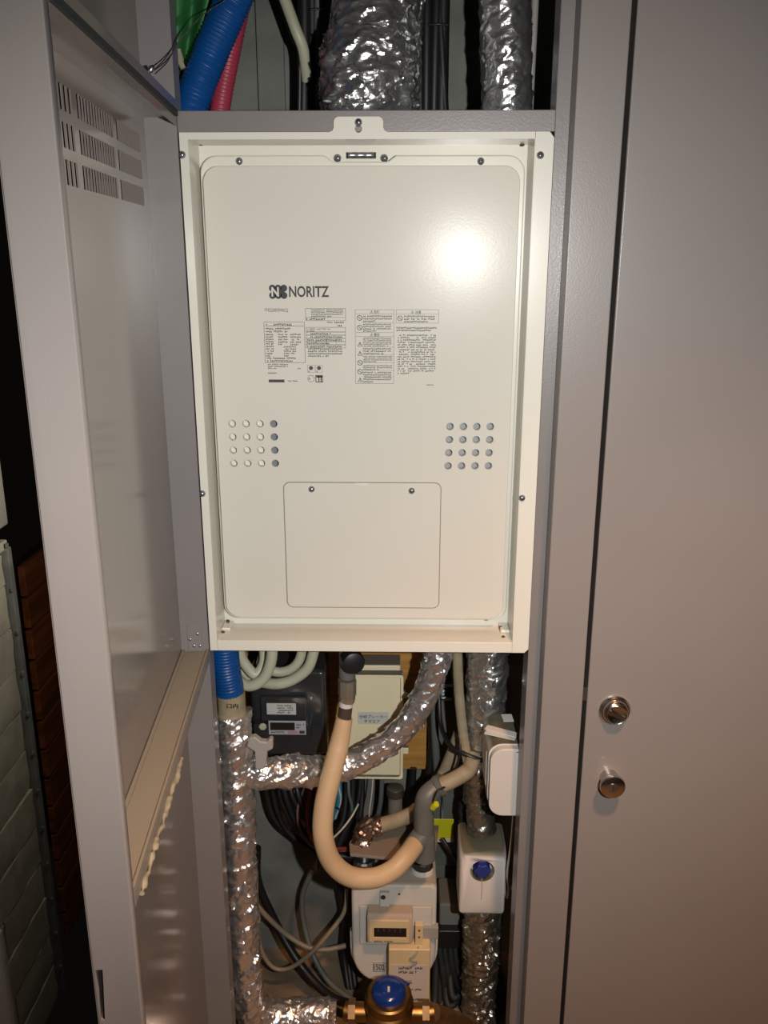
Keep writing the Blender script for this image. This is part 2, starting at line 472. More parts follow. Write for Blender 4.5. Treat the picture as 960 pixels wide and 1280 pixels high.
k = MB().lathe([(0.0155, 0.0), (0.0155, 0.004), (0.0150, 0.014), (0.0195, 0.021), (0.0215, 0.027), (0.0205, 0.0315), (0.0175, 0.0328), (0.001, 0.0332)], (p.x + 0.001, FY, p.z + 0.003), (0, -1, 0), 40).build('knob', 'satin_chrome', root)
MB().lathe([(0.0085, 0.0325), (0.0085, 0.0338), (0.001, 0.0340)], (p.x + 0.001, FY, p.z + 0.003), (0, -1, 0), 24).build('lock_cylinder', 'zinc', k)
MB().box((p.x + 0.0002, FY - 0.0343, p.z - 0.002), (p.x + 0.0018, FY - 0.0338, p.z + 0.008)).build('keyhole', 'dark', k)
# strike plate in the gap
q = at(727, 868, FY)
MB().box((xg - 0.0033, FY + 0.002, q.z - 0.012), (xg + 0.0033, FY + 0.02, q.z + 0.012)).build('strike_plate', 'zinc', root)

# open door leaves on the left: local frame s (from the hinge), d (towards the skin), z
DU = Vector((0.077, -1, 0)).normalized(); DN = Vector((-1, -0.077, 0)).normalized()
HX = Vector((-0.321, -0.004, 0)); DT = 0.046; DW = 0.605
DM = Matrix((( DU.x, DN.x, 0, HX.x), (DU.y, DN.y, 0, HX.y), (0, 0, 1, 0), (0, 0, 0, 1)))   # (s,d,z) -> world


def door_leaf(root, z0, z1, top_lip, slots=None):
    b = lambda m, s0, d0, a0, s1, d1, a1: m.box((s0, d0, a0), (s1, d1, a1), DM)
    sk = b(MB(), 0.0, DT - 0.0006, z0, DW, DT, z1).build('skin', 'steel_paint_inner', root)
    b(MB(), 0.0, 0.0, z0, 0.0016, DT - 0.0006, z1).build('hinge_edge', 'steel_paint_frame', root)
    m = MB(); b(m, DW - 0.0016, 0.0, z0, DW, DT - 0.0006, z1); b(m, DW - 0.018, 0.0, z0, DW - 0.0016, 0.0016, z1)
    fe = m.build('free_edge', 'steel_paint', root, bevel=0.0012)
    m = MB(); b(m, 0.0016, 0.0, z1 - 0.0016, DW - 0.0016, DT - 0.0006, z1); b(m, 0.0016, 0.0, z1 - 0.012, DW - 0.018, 0.0016, z1 - 0.0016)
    m.build('top_edge', 'steel_paint_inner', root)
    m = MB(); b(m, 0.0016, 0.0, z0, DW - 0.0016, DT - 0.0006, z0 + 0.0016); b(m, 0.0016, 0.0, z0 + 0.0016, DW - 0.018, 0.0016, z0 + 0.014)
    m.build('bottom_edge', 'steel_paint_inner', root)
    return sk, fe


root = thing('door_1', (HX.x, HX.y, 0.06), 'open taupe grey steel door leaf with louvred vents, seen from inside', 'door'); del root['category']; root['kind'] = 'structure'
ZT = 1.842
skin, fedge = door_leaf(root, 0.06, ZT, True)
slots = []
for s0, s1, n in ((0.446, 0.384, 5), (0.353, 0.208, 13), (0.178, 0.052, 13)):
    for i in range(n): slots.append(s0 + (s1 - s0) * i / (n - 1))
ROWS = ((1.7895, 1.8135), (1.7545, 1.7785), (1.7195, 1.7435))
m = MB()
for s in slots:
    for a, b in ROWS: m.box((s - 0.0036, DT - 0.004, a), (s + 0.0036, DT + 0.003, b), DM)
cut(skin, m)
me_l = MB()
prof = [(-0.0050, 0.0), (-0.0046, -0.0010), (-0.0032, -0.0015), (-0.0026, -0.0015), (-0.0026, -0.0010), (-0.0034, -0.0008), (-0.0038, 0.0)]
nn = len(prof); hgt = 0.024
vs = [Vector((p[0], p[1], z)) for z in (0, hgt) for p in prof]
me_l.add([DM.to_3x3() @ v for v in vs], [tuple(range(nn)), tuple(range(2 * nn - 1, nn - 1, -1))] + [(i, (i + 1) % nn, (i + 1) % nn + nn, i + nn) for i in range(nn)])
LOUVRE = mesh_of(me_l, 'steel_paint_inner', 'louvre', 30)
for a, b in ROWS:
    for s in slots: place('louvre', LOUVRE, DM @ Vector((s, DT - 0.0006, a)), root)
# middle rail: a folded channel carrying dust, with its sealing strip below
rail = MB()
RZ = 1.011
rail.box((0.0018, 0.0, RZ - 0.002), (DW - 0.002, DT - 0.0006, RZ), DM); rail.box((0.0018, 0.0, RZ - 0.020), (DW - 0.019, 0.002, RZ - 0.002), DM)
ro = rail.build('middle_rail', 'rail_dusty', root, bevel=0.0008)
MB().box((0.0018, DT - 0.0065, RZ), (DW - 0.02, DT - 0.0017, RZ + 0.003), DM).build('rail_flange', 'rail_dusty', ro)
MB().box((0.0018, 0.0, RZ), (DW - 0.02, 0.0035, RZ + 0.0035), DM).build('rail_flange', 'rail_dusty', ro)
rnd = random.Random(3)
mb = MB(); pts = [DM @ Vector((0.30 + i * 0.012, -0.0015 + rnd.uniform(-0.001, 0.001), RZ - 0.020 + rnd.uniform(-0.003, 0.002))) for i in range(23)]
rr = [rnd.uniform(0.001, 0.0048) for _ in range(40)]
mb.tube(pts, lambda t: rr[int(t * 30)] * 0.9, 10, step=0.004, fn=lambda p, L, t: 1 + 0.5 * noise.noise(p * 120)).build('sealing_foam', 'foam', ro)
# corner bracket with rivets
br = MB().box((0.0017, 0.010, RZ + 0.001), (0.0032, DT - 0.012, RZ + 0.048), DM).build('corner_bracket', 'steel_paint_frame', root, bevel=0.0006)
RIV = mesh_of(MB().lathe([(0.0024, 0.0), (0.0022, 0.0012), (0.001, 0.0018)], (0, 0, 0), DU, 12), 'zinc', 'rivet')
for d, z in ((0.014, 0.010), (0.024, 0.010), (0.030, 0.022), (0.017, 0.032)):
    place('rivet', RIV, DM @ Vector((0.0032, d, RZ + z)), br)
# latch slot in the free edge
c0, c1, c2 = at(123, 1203, -0.6), at(132, 1203, -0.6), at(135, 1265, -0.6)
m = MB().prism([(c0.x, c0.z), (c1.x, c1.z), (c1.x - 0.0012, c1.z - 0.027), (c2.x, c2.z), (c2.x - 0.0045, c2.z), (c1.x - 0.0062, c1.z - 0.025)], -0.62, -0.585)
cut(fedge, m)
MB().box((DW - 0.012, 0.006, 0.84), (DW - 0.0055, DT - 0.004, 0.95), DM).build('latch_case', 'dark', root)

root = thing('door_3', (HX.x, HX.y, ZT + 0.009), 'open taupe grey steel door leaf above the louvred one', 'door'); del root['category']; root['kind'] = 'structure'
door_leaf(root, ZT + 0.009, 2.5, False)
MB().box((0.002, -0.003, ZT + 0.0005), (DW - 0.02, 0.010, ZT + 0.0085), DM).build('gap_shade', 'rubber', root)  # black strip standing in for the shade in the gap between the leaves
eye = at(188, 88, -0.07)
MB().lathe([(0.004, 0), (0.004, 0.004), (0.002, 0.007), (0.0005, 0.008)], eye, (0.6, 0, 0.8), 12).build('stay_eye', 'zinc', root)
a, b = at(190, 90, -0.07), at(224, 42, 0.02)
MB().tube([a, a.lerp(b, 0.5) + Vector((0.002, 0, -0.004)), b], 0.0008, 8, step=0.01).build('stay_wire', 'wire_steel', root)
a, b = at(194, 92, -0.068), at(219, 58, 0.012)
MB().tube([a, a.lerp(b, 0.5) + Vector((0.002, 0, -0.003)), b], 0.0008, 8, step=0.01).build('stay_wire', 'wire_steel', root)
MB().tube([b + Vector((0.0, 0, 0.0)), at(250, 22, 0.03), at(282, 0, 0.05)], 0.0008, 8, step=0.01).build('stay_wire', 'wire_steel', root)

# ---- outside on the far left: stone-clad parapet, upper partition, plank wall
WX = -0.795; WY = 0.30
wl = MB().box((WX - 0.12, -1.0, -0.03), (WX - 0.012, WY - 0.012, 1.085)).build('wall_parapet', 'mortar'); tag(wl, 'low parapet clad in grey split stone courses', kind='structure')
rnd = random.Random(11)
zc = -0.02; row = 0
CH = 0.094
while zc < 1.06:
    h = min(CH, 1.08 - zc); y = WY - 0.014 - (0.0 if row % 2 == 0 else 0.19)
    ys = [WY - 0.014] + [y - k * 0.38 for k in range(0 if row % 2 else 1, 4)]
    for k in range(len(ys) - 1):
        dx = rnd.uniform(0, 0.006); y1, y0 = ys[k] - 0.002, ys[k + 1] + 0.002
        mb = MB()
        # rough split face: a little grid
        N = 6; vs = []; fs = []
        for i in range(N + 1):
            for j in range(4):
                yy = y0 + (y1 - y0) * i / N; zz = zc + 0.002 + (h - 0.004) * j / 3
                edge = (i in (0, N)) or (j in (0, 3))
                vs.append(Vector((WX + dx * 0.5 - (0.002 if edge else 0) + 0.004 * noise.noise(Vector((yy * 20, zz * 30, row))), yy, zz)))
        for i in range(N):
            for j in range(3): fs.append((i * 4 + j, i * 4 + j + 1, i * 4 + j + 5, i * 4 + j + 4))
        b0 = len(vs)
        for yy in (y0, y1):
            for zz in (zc + 0.002, zc + h - 0.002): vs.append(Vector((WX - 0.013, yy, zz)))
        fs += [(b0, b0 + 1, 3, 2, 1, 0), (b0 + 2, N * 4, N * 4 + 1, N * 4 + 2, N * 4 + 3, b0 + 3)]
        fs += [tuple([b0, b0 + 2] + [i * 4 for i in range(N, -1, -1)]), tuple([b0 + 1] + [i * 4 + 3 for i in range(0, N + 1)] + [b0 + 3]), (b0, b0 + 1, b0 + 3, b0 + 2)]
        mb.add(vs, fs).build('stone', 'stone', wl, ang=50)
    zc += CH; row += 1
MB().box((WX - 0.04, WY - 0.012, -0.02), (WX + 0.012, WY + 0.006, 1.09)).build('edge_trim', 'edge_trim', wl, bevel=0.002)
MB().box((WX - 0.125, -1.0, 1.085), (WX + 0.006, WY + 0.006, 1.105)).build('coping', 'stone', wl, bevel=0.004)
for k in range(12):
    MB().box((WX + 0.010, WY - 0.016, 0.06 + k * CH), (WX + 0.0145, WY - 0.010, 0.068 + k * CH)).build('trim_nub', 'edge_trim', wl)
q = at(11, 655, 0.24)
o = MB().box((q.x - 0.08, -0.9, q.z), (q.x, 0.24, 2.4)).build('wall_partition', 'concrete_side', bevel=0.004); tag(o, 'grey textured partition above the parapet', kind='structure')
q = at(24, 1275, 0.05)
o = MB().box((q.x - 0.3, -0.6, -0.03), (at(12, 1215, 0.05).x, 0.05, at(3, 1160, 0.05).z)).build('wall_kerb', 'plaster', bevel=0.004); tag(o, 'rough tan plastered kerb in front of the parapet', kind='structure')
PX = -0.99
pw_ = MB().box((PX - 0.05, 0.82, -0.02), (PX - 0.021, 2.6, 0.86)).build('wall_planks', 'dark'); tag(pw_, 'dark red-brown timber plank wall behind the parapet', kind='structure')
z = 0.868
k = 0
while z > -0.3:
    MB().box((PX - 0.02, 0.80, z - 0.088), (PX, 2.6, z - 0.004)).build('plank', 'wood_dark', pw_, bevel=0.003, seg=1)
    z -= 0.092

# ================================================================== WATER HEATER
H = thing('water_heater', (-0.05, 0.03, 1.010), 'large cream enamelled gas water heater recessed in the shaft', 'water heater')
TX0, TX1, TZ0, TZ1, TD = -0.307, 0.191, 1.0285, 1.812, 0.07
# flange strips
tb0, tb1 = at(417, 146, 0), at(479, 146, 0)
zt = 1.8215; r = 0.008
out = [(XL + 0.0125, TZ1), (TX1, TZ1), (TX1, zt)]
out += [(tb1.x + 0.006, zt), (tb1.x + 0.0018, zt + 0.002), (tb1.x, zt + 0.006), (tb1.x, tb1.z - 0.006), (tb1.x - 0.002, tb1.z - 0.002), (tb1.x - 0.006, tb1.z)]
out += [(tb0.x + 0.006, tb1.z), (tb0.x + 0.002, tb1.z - 0.002), (tb0.x, tb1.z - 0.006), (tb0.x, zt + 0.006), (tb0.x - 0.0018, zt + 0.002), (tb0.x - 0.006, zt), (XL + 0.0125, zt)]
top = MB().prism(out[::-1], -0.0026, -0.0008).build('flange_top', 'cream', H)
kh = at(448, 161, -0.002); kt = at(448, 154, -0.002)
m = MB().lathe([(0.0052, -0.01), (0.0052, 0.01)], (kh.x, 0, kh.z), (0, 1, 0), 20); cut(top, m)
m = MB().box((kh.x - 0.0022, -0.01, kh.z), (kh.x + 0.0022, 0.01, kt.z)); cut(top, m)
screw(448, 153, -0.0026, H)
MB().prism([(XL, 1.010), (XL + 0.0124, 1.010), (XL + 0.0124, zt), (XL, zt)], -0.0026, -0.0008).build('flange_side', 'cream', H)
c = 0.0065
MB().prism([(TX1, 1.010), (XR - c, 1.010), (XR, 1.010 + c), (XR, zt - 0.008), (XR - c, zt), (TX1 + 0.0005, zt)], -0.0026, -0.0008).build('flange_side', 'cream', H)
MB().box((XL + 0.0126, -0.0030, 1.010), (TX1 - 0.0002, -0.0008, TZ0)).build('flange_bottom', 'cream', H, bevel=0.0006)
# tray walls and back plate
t = 0.0014
MB().box((TX0 - t, -0.0008, TZ0 - t), (TX0, TD, TZ1 + t)).build('tray_wall', 'cream', H)
MB().box((TX1, -0.0008, TZ0 - t), (TX1 + t, TD, TZ1 + t)).build('tray_wall', 'cream', H)
MB().box((TX0, -0.0008, TZ1), (TX1, TD, TZ1 + t)).build('tray_wall', 'cream', H)
MB().box((TX0, -0.0008, TZ0 - t), (TX1, TD, TZ0)).build('tray_wall', 'cream', H)
MB().box((TX0 - t, TD, TZ0 - t), (TX1 + t, TD + t, TZ1 + t)).build('back_plate', 'cream', H)
# corner gussets with holes (lower corners) and small nuts
for x0, x1 in ((TX0, TX0 + 0.016), (TX1 - 0.016, TX1)):
    MB().box((x0, 0.035, TZ0), (x1, TD, TZ0 + 0.006)).build('corner_gusset', 'cream', H, bevel=0.002)
for px, py, Y in ((285, 777, 0.06), (279, 791, 0.03), (626, 785, 0.05), (629, 797, 0.02), (241, 175, 0.04), (251, 179, 0.06), (653, 180, 0.06), (657, 175, 0.04)):
    p = at(px, py, Y)
    MB().lathe([(0.0032, 0), (0.0032, 0.0022), (0.0012, 0.003)], p, (0, -0.5, 0.85 if py > 500 else -0.85), 10).build('rivet', 'brown_band', H)
# body behind
MB().box((-0.29, TD + t, 1.012), (0.175, 0.33, 1.815)).build('body', 'grey_sheet', H)

# stepped front panel
SY, PY = 0.055, 0.045
sx0, sx1, sz0, sz1 = -0.304, 0.1865, 1.044, at(448, 194, SY).z
nd = at(448, 202, SY).z
na, nb_, nc, nd2 = at(406, 194, SY).x, at(417, 201, SY).x, at(484, 201, SY).x, at(495, 194, SY).x
rr_ = rrect(sx0, sz0, sx1, sz1, 0.026, 8)
# insert the dip of the upper edge around the spirit level between the two top corners
outl = rr_[:9] + [(nd2, sz1), (nc + 0.003, nd + 0.0015), (nc - 0.002, nd), (nb_ + 0.002, nd), (nb_ - 0.003, nd + 0.0015), (na, sz1)] + rr_[9:]
st = MB().prism(outl, SY, TD - 0.0005).build('panel_step', 'cream', H, bevel=0.0025, seg=3)
px0, px1, pz0, pz1 = -0.2985, 0.1785, 1.0505, at(448, 207, PY).z
ft = rrect(px0, pz0, px1, pz1, 0.024, 8)
panel = MB().prism(ft, PY, SY + 0.004).build('front_panel', 'cream_panel', H)
HR = 0.0058
hl, hr_ = [], []
for r_ in range(4):
    for c_ in range(4):
        hl.append(at(290 + 17.3 * c_ + 0.7 * r_, 530 + 16.5 * r_, PY)); hr_.append(at(562.5 + 16.8 * c_ - 0.8 * r_, 533.5 + 16.4 * r_, PY))
m = MB()
for p in hl + hr_: m.lathe([(HR, -0.02), (HR, 0.02)], (p.x, PY, p.z), (0, 1, 0), 18)
cut(panel, m)
m = MB()
for p in hl + hr_: m.lathe([(HR, -0.02), (HR, 0.10)], (p.x, PY, p.z), (0, 1, 0), 18)
# open pockets behind the hole fields
b0, b1 = at(282, 520, PY), at(349, 590, PY); c0, c1 = at(553, 524, PY), at(625, 594, PY)
st.modifiers.clear()
m = MB().box((b0.x, 0.05, b1.z), (b1.x, 0.0665, b0.z)).box((c0.x, 0.05, c1.z), (c1.x, 0.0665, c0.z))
cut(st, m)
bv = st.modifiers.new('bevel', 'BEVEL'); bv.width = 0.002; bv.segments = 2; bv.limit_method = 'ANGLE'
bv = panel.modifiers.new('bevel', 'BEVEL'); bv.width = 0.0012; bv.segments = 2; bv.limit_method = 'ANGLE'
MB().box((b0.x + 0.001, 0.0575, b1.z + 0.001), ((hl[2].x + hl[3].x) / 2, 0.0595, b0.z - 0.001)).build('baffle', 'cream', H)
MB().box(((hl[2].x + hl[3].x) / 2, 0.060, b1.z + 0.001), (b1.x - 0.001, 0.062, b0.z - 0.001)).build('baffle', 'grey_sheet', H)
MB().box((c0.x + 0.001, 0.060, c1.z + 0.001), (c1.x - 0.001, 0.062, c0.z - 0.001)).build('baffle', 'grey_baffle', H)
# access cover
ca, cb = at(354.5, 603.5, PY - 0.002), at(550.5, 760, PY - 0.002)
cz1 = ca.z; cz0 = cb.z; cx0 = ca.x; cx1 = at(551, 604, PY - 0.002).x
gr = MB().ring(rrect(cx0 - 0.0014, cz0 - 0.0014, cx1 + 0.0014, cz1 + 0.0014, 0.0114, 6), rrect(cx0, cz0, cx1, cz1, 0.010, 6), PY - 0.0006, PY + 0.0004).build('cover_gap', 'seam', H)
cv = MB().prism(rrect(cx0, cz0, cx1, cz1, 0.010, 6), PY - 0.0022, PY + 0.001).build('access_cover', 'cream_panel', H, bevel=0.001)
cmx = at(453, 604, PY).x
tabm = MB().prism([(cmx - 0.013, cz1 + 0.0005), (cmx + 0.013, cz1 + 0.0005), (cmx + 0.006, cz1 - 0.005), (cmx - 0.006, cz1 - 0.005)], PY - 0.0032, PY - 0.0020).build('finger_tab', 'cream', cv, bevel=0.0005)
for px, py in ((389.5, 611.5), (514.5, 613.5)): screw(px, py, PY - 0.0022, H)
for px, py in ((299, 201.5), (601, 201.5)): screw(px, py, SY, H)
for px, py in ((422, 197.5), (480.5, 197.5)): screw(px, py, TD - 0.006, H)
for px, py in ((325, 769), (583.5, 771), (608, 772)): screw(px, py, SY + 0.006, H)
for px, py in ((227.5, 193.5), (675.5, 194), (252.8, 617), (652.5, 622.5)): screw(px, py, -0.0026, H)
# spirit-level window
la, lb = at(433, 190.5, 0.068), at(470, 198, 0.068)
lv = MB().box((la.x, 0.066, lb.z), (lb.x, 0.0715, la.z)).build('level_slot', 'dark', H)
MB().tube([(la.x + 0.003, 0.0655, (la.z + lb.z) / 2), (lb.x - 0.003, 0.0655, (la.z + lb.z) / 2)], 0.0035, 12, step=0.004, fn=lambda p, L, t: 1 + 0.2 * math.sin(L * 500)).build('level_vial', 'screw', lv)

# ---------------------------------------------------------------- print on the panel
TY = PY - 0.0004


def ptx(body, name, x0, y0, x1, y1, material='ink', bold=0.0):
    a, b = at(x0, y1, TY), at(x1, y0, TY)
    text(body, name, a.x, a.z, TY, b.z - a.z, panel, material, b.x - a.x, bold)


ptx('NORITZ', 'lettering', 361.5, 357.5, 411, 371.5, bold=0.022)
# clover badge with the N
a, b = at(337.5, 373.5, TY), at(358, 356, TY)
m = MB(); w_, h_ = b.x - a.x, b.z - a.z
cx, cz = (a.x + b.x) / 2, (a.z + b.z) / 2
for fx, fz in ((0.16, 0.24), (0.16, 0.76), (0.50, 0.24), (0.50, 0.76), (0.84, 0.24), (0.84, 0.76)):
    m.lathe([(h_ * 0.25, -0.00015), (h_ * 0.25, 0.00015)], (a.x + w_ * fx, TY, a.z + h_ * fz), (0, 1, 0), 16)
m.box((a.x + w_ * 0.12, TY - 0.00014, a.z + h_ * 0.25), (a.x + w_ * 0.88, TY + 0.00014, a.z + h_ * 0.75))
m.build('badge', 'ink', panel)
text('N', 'badge_letter', a.x + w_ * 0.10, a.z + h_ * 0.16, TY - 0.0004, h_ * 0.68, panel, 'cream_panel', w_ * 0.44, 0.03)
m = MB().lathe([(h_ * 0.07, -0.0001), (h_ * 0.07, 0.0001)], (a.x + w_ * 0.98, TY - 0.0003, a.z + h_ * 0.5), (0, 1, 0), 10)
ptx('FT4222ARS9W6CQ', 'model_code', 331, 385.5, 360, 390.5, 'ink_soft')
lab = MB()


def B(x0, y0, x1, y1, t=0.0005):
    a, b = at(x0, y1, TY), at(x1, y0, TY); outline_box(lab, a.x, a.z, b.x, b.z, TY, t)


def T(x0, y0, x1, y1, rows, fill=0.95, seed=0, dens=0.78, mb=None, cw=None):
    a, b = at(x0, y1, TY), at(x1, y0, TY); micro(mb or lab, a.x, a.z, b.x, b.z, TY, rows, fill, seed, cw, dens)


def R(x0, y0, x1, y1):
    a, b = at(x0, y1, TY), at(x1, y0, TY); lab.box((a.x, TY, a.z), (b.x, TY + 0.0003, b.z))


def HL(x0, x1, y, t=0.0004):
    a, b = at(x0, y, TY), at(x1, y, TY); lab.box((a.x, TY, a.z), (b.x, TY + 0.0003, a.z + t))


def VL(x, y0, y1, t=0.0004):
    a, b = at(x, y1, TY), at(x, y0, TY); lab.box((a.x, TY, a.z), (a.x + t, TY + 0.0003, b.z))


# specification table
B(331.5, 402.5, 380.5, 453.5); HL(331.5, 379.5, 407.8, 0.0006)
T(332.5, 404, 340, 407.2, 1, 1, 1); T(342, 403.6, 366, 407.4, 1, 1.6, 2, 0.95)
T(332.5, 409, 366, 416, 2, 0.95, 3)
T(333, 416.5, 343, 446, 10, 1, 4); T(348, 416.5, 361, 432, 5, 1, 5); T(363, 416.5, 378, 432, 5, 0.9, 6, 0.7)
T(355, 432, 372, 446, 5, 0.9, 7, 0.65); T(334, 446, 378, 452.8, 2, 0.85, 8)
T(335, 454.3, 366, 461.5, 3, 0.9, 9, 0.6); T(372, 459.5, 380, 462, 1, 1, 10); T(335, 465, 352, 467.5, 1, 1.3, 11)
R(336, 474.5, 355.5, 478); T(360, 475, 380, 477.5, 1, 1.2, 12, 0.6)
# right column
B(382, 385.5, 432, 401); T(389, 386, 431, 396.5, 4, 0.98, 13); HL(382, 432, 396.8); T(383, 397, 425, 400.6, 1, 1.6, 14); T(409, 401.3, 431, 404.5, 1, 1.5, 15); T(422, 405, 431, 408.5, 1, 1.5, 16)
B(382.5, 409, 432, 415); T(384, 410, 415, 414.8, 2, 0.98, 17)
for i, y in enumerate((415, 419, 423, 427, 431)): B(382.5, y, 432, y + 3.9, 0.0004); T(388 if i < 2 else 384, y + 0.4, 428, y + 3.5, 1, 1.6, 18 + i, 0.8)
VL(395, 423, 431); VL(408, 423, 431); VL(420, 423, 431)
T(385, 434.5, 431, 446.5, 4, 0.97, 25)
# certification marks
for x, y in ((384.5, 456.5), (394.5, 456.5)):
    B(x, y, x + 8.5, y + 9.3, 0.0003); p = at(x + 4.2, y + 3.6, TY); lab.lathe([(0.0032, -0.0001), (0.0032, 0.0002)], (p.x, TY, p.z), (0, 1, 0), 14); T(x + 1, y + 6, x + 8, y + 9, 1, 1.5, 31)
p = at(388.8, 473.3, TY); lab.ring([(p.x + 0.0055 * math.cos(t * 0.3142), p.z + 0.0055 * math.sin(t * 0.3142)) for t in range(20)], [(p.x + 0.0049 * math.cos(t * 0.3142), p.z + 0.0049 * math.sin(t * 0.3142)) for t in range(20)], TY, TY + 0.0003)
T(386, 471, 392, 475, 1, 1.5, 32); B(394.5, 469, 403.5, 478, 0.0012); R(395.5, 470, 402.5, 472); R(398, 470, 399.2, 477); R(400.8, 470, 402, 477)
lab.build('specification_print', 'ink_soft', panel)
lab = MB()
# warning column
B(444.5, 387, 492.5, 479.5, 0.0004); HL(444.5, 492.5, 392.6); HL(444.5, 492.5, 415.8); HL(444.5, 492.5, 420.8)
for y in (403.5, 434, 443.5, 453.5, 463, 471): HL(453, 492.5, y, 0.0003)
for i, (y0, y1, n) in enumerate(((393.5, 403, 3), (404, 415.2, 4), (421.5, 433.5, 5), (434.5, 443.2, 3), (444.5, 453, 4), (456, 463, 3), (464, 478.5, 5))):
    T(453.8, y0, 491.8, y1, n, 0.97, 40 + i, 0.8)
def no_mark(x, y):
    p = at(x, y, TY); n = 20
    lab.ring([(p.x + 0.0042 * math.cos(t * 2 * math.pi / n), p.z + 0.0042 * math.sin(t * 2 * math.pi / n)) for t in range(n)], [(p.x + 0.0033 * math.cos(t * 2 * math.pi / n), p.z + 0.0033 * math.sin(t * 2 * math.pi / n)) for t in range(n)], TY, TY + 0.0003)
    M = Matrix.Translation((p.x, TY, p.z)) @ Matrix.Rotation(math.radians(45), 4, 'Y'); lab.box((-0.0037, 0, -0.0004), (0.0037, 0.0003, 0.0004), M)
def warn_mark(x, y, s=0.0042):
    p = at(x, y, TY); o3 = [(0, 1), (-1, -0.75), (1, -0.75)]
    lab.ring([(p.x + s * a_, p.z + s * b_) for a_, b_ in o3], [(p.x + s * 0.72 * a_, p.z + s * 0.72 * b_ - 0.06 * s) for a_, b_ in o3], TY, TY + 0.0003)
    lab.box((p.x - s * 0.1, TY, p.z - s * 0.4), (p.x + s * 0.1, TY + 0.0003, p.z + s * 0.45))
for x, y in ((449.5, 397.5), (449.7, 409.5), (450, 453.5), (450, 464.5)): no_mark(x, y)
for x, y in ((450, 430.5), (450, 442), (450.2, 475)): warn_mark(x, y)
warn_mark(464.5, 390, 0.0024); warn_mark(464.5, 418.5, 0.0024)
ptx('危険', 'warning_heading', 467.5, 388, 474.5, 392, 'ink_soft', 0.01)
ptx('警告', 'warning_heading', 467.5, 416.5, 474.5, 420.5, 'ink_soft', 0.01)
# caution column
B(495, 387, 548.5, 404, 0.0004); HL(495, 548.5, 392.8); warn_mark(515.5, 390.3, 0.0024); no_mark(500, 398)
ptx('注意', 'warning_heading', 519, 388.3, 526.5, 392.3, 'ink_soft', 0.01)
T(505, 393.8, 547, 403.5, 3, 0.97, 60); T(495.5, 408, 547.5, 414.5, 2, 0.98, 61, 0.9); T(497, 417.5, 547, 468, 17, 0.97, 62, 0.62); T(533, 480, 546, 482, 1, 1.3, 63)
lab.build('warning_print', 'ink_soft', panel)

# ================================================================== ABOVE THE BEAM
# green sheet
m = MB(); N = 26; K = 14; vs = []; fs = []
for i in range(N + 1):
    for k in range(K + 1):
        t_, u_ = i / N, k / K
        p = at(204 + (12 + 60 * t_ ** 0.7) * u_, 118 - 175 * t_, 0.12 + 0.02 * math.sin(u_ * 9 + t_ * 3)); vs.append(p)
for i in range(N):
    for k in range(K): fs.append((i * (K + 1) + k, i * (K + 1) + k + 1, (i + 1) * (K + 1) + k + 1, (i + 1) * (K + 1) + k))
m.add(vs, fs); o = m.build('plastic_sheet', 'green_sheet', ang=80); sm = o.modifiers.new('thickness', 'SOLIDIFY'); sm.thickness = 0.002
tag(o, 'folded green plastic sheet in the top left corner of the shaft', 'plastic sheet')
# dust-grey lagging scrap beside it
m = MB().tube(pxs((222, 62, 0.09), (225, 75, 0.09), (229, 86, 0.09)), lambda t: 0.006 * (1 - 0.5 * abs(t - 0.4)), 10, step=0.004, fn=lambda p, L, t: 1 + 0.4 * noise.noise(p * 150))
o = m.build('insulation_scrap', 'dust_wool'); tag(o, 'small torn scrap of pale insulation against the green sheet', 'insulation')
o = MB().tube(pxs((218, 235, 0.10), (237, 140, 0.10), (262, 70, 0.10), (292, 0, 0.10), (318, -60, 0.10)), wid(250, 80, 0.10, 21.5), 28, step=0.0012, fn=corr(0.0062, 0.028)).build('corrugated_hose', 'blue_hose')
tag(o, 'thick blue corrugated hose slanting above the water heater', 'hose')
o = MB().tube(pxs((268, 200, 0.17), (276, 130, 0.17), (287, 70, 0.17), (299, 10, 0.17), (312, -50, 0.17)), wid(280, 80, 0.17, 12.5), 24, step=0.0012, fn=corr(0.0058, 0.03)).build('corrugated_hose', 'pink_hose')
tag(o, 'thinner pink corrugated hose behind the blue one', 'hose')
o = MB().tube(pxs((345, -30, 0.26), (358, 5, 0.26), (370, 38, 0.26), (379, 62, 0.27), (384, 100, 0.30)), 0.0095, 18, step=0.006).build('thin_pipe', 'pale_hose'); tag(o, 'slim pale beige pipe slanting before the concrete above the beam', 'pipe')
o = MB().tube(pxs((338, -30, 0.28), (351, 5, 0.28), (365, 45, 0.28), (374, 70, 0.29), (374, 150, 0.30)), 0.004, 10, step=0.006).build('cable', 'cable_black'); tag(o, 'thin black cable following the slim beige pipe above the beam', 'cable')
for i, (xa, xb, r_) in enumerate(((380, 379, .010), (389, 390, .009), (397, 396, .006), (404, 402, .010), (412, 410, .010))):
    o = MB().tube(pxs((xa, -40, 0.32), ((xa + xb) / 2 + 1, 60, 0.32 + 0.005 * (i % 2)), (xb, 190, 0.32)), r_ * 1.15, 12, step=0.02).build('cable', 'cable_grey' if i == 2 else 'cable_black')
    if i == 2: tag(o, 'dark grey cable among black ones left of the big foil duct', 'cable')
    else: tag(o, ['leftmost', 'second', '', 'third', 'rightmost'][i] + ' black cable hanging left of the big foil duct', 'cable', 'black cables left of the foil duct')
o = MB().tube(pxs((388, 12, 0.298), (398, 11, 0.298), (406, 12, 0.298)), 0.002, 8, step=0.004).build('cable_tie', 'cable_black'); tag(o, 'black cable tie around the cables left of the duct', 'cable tie')
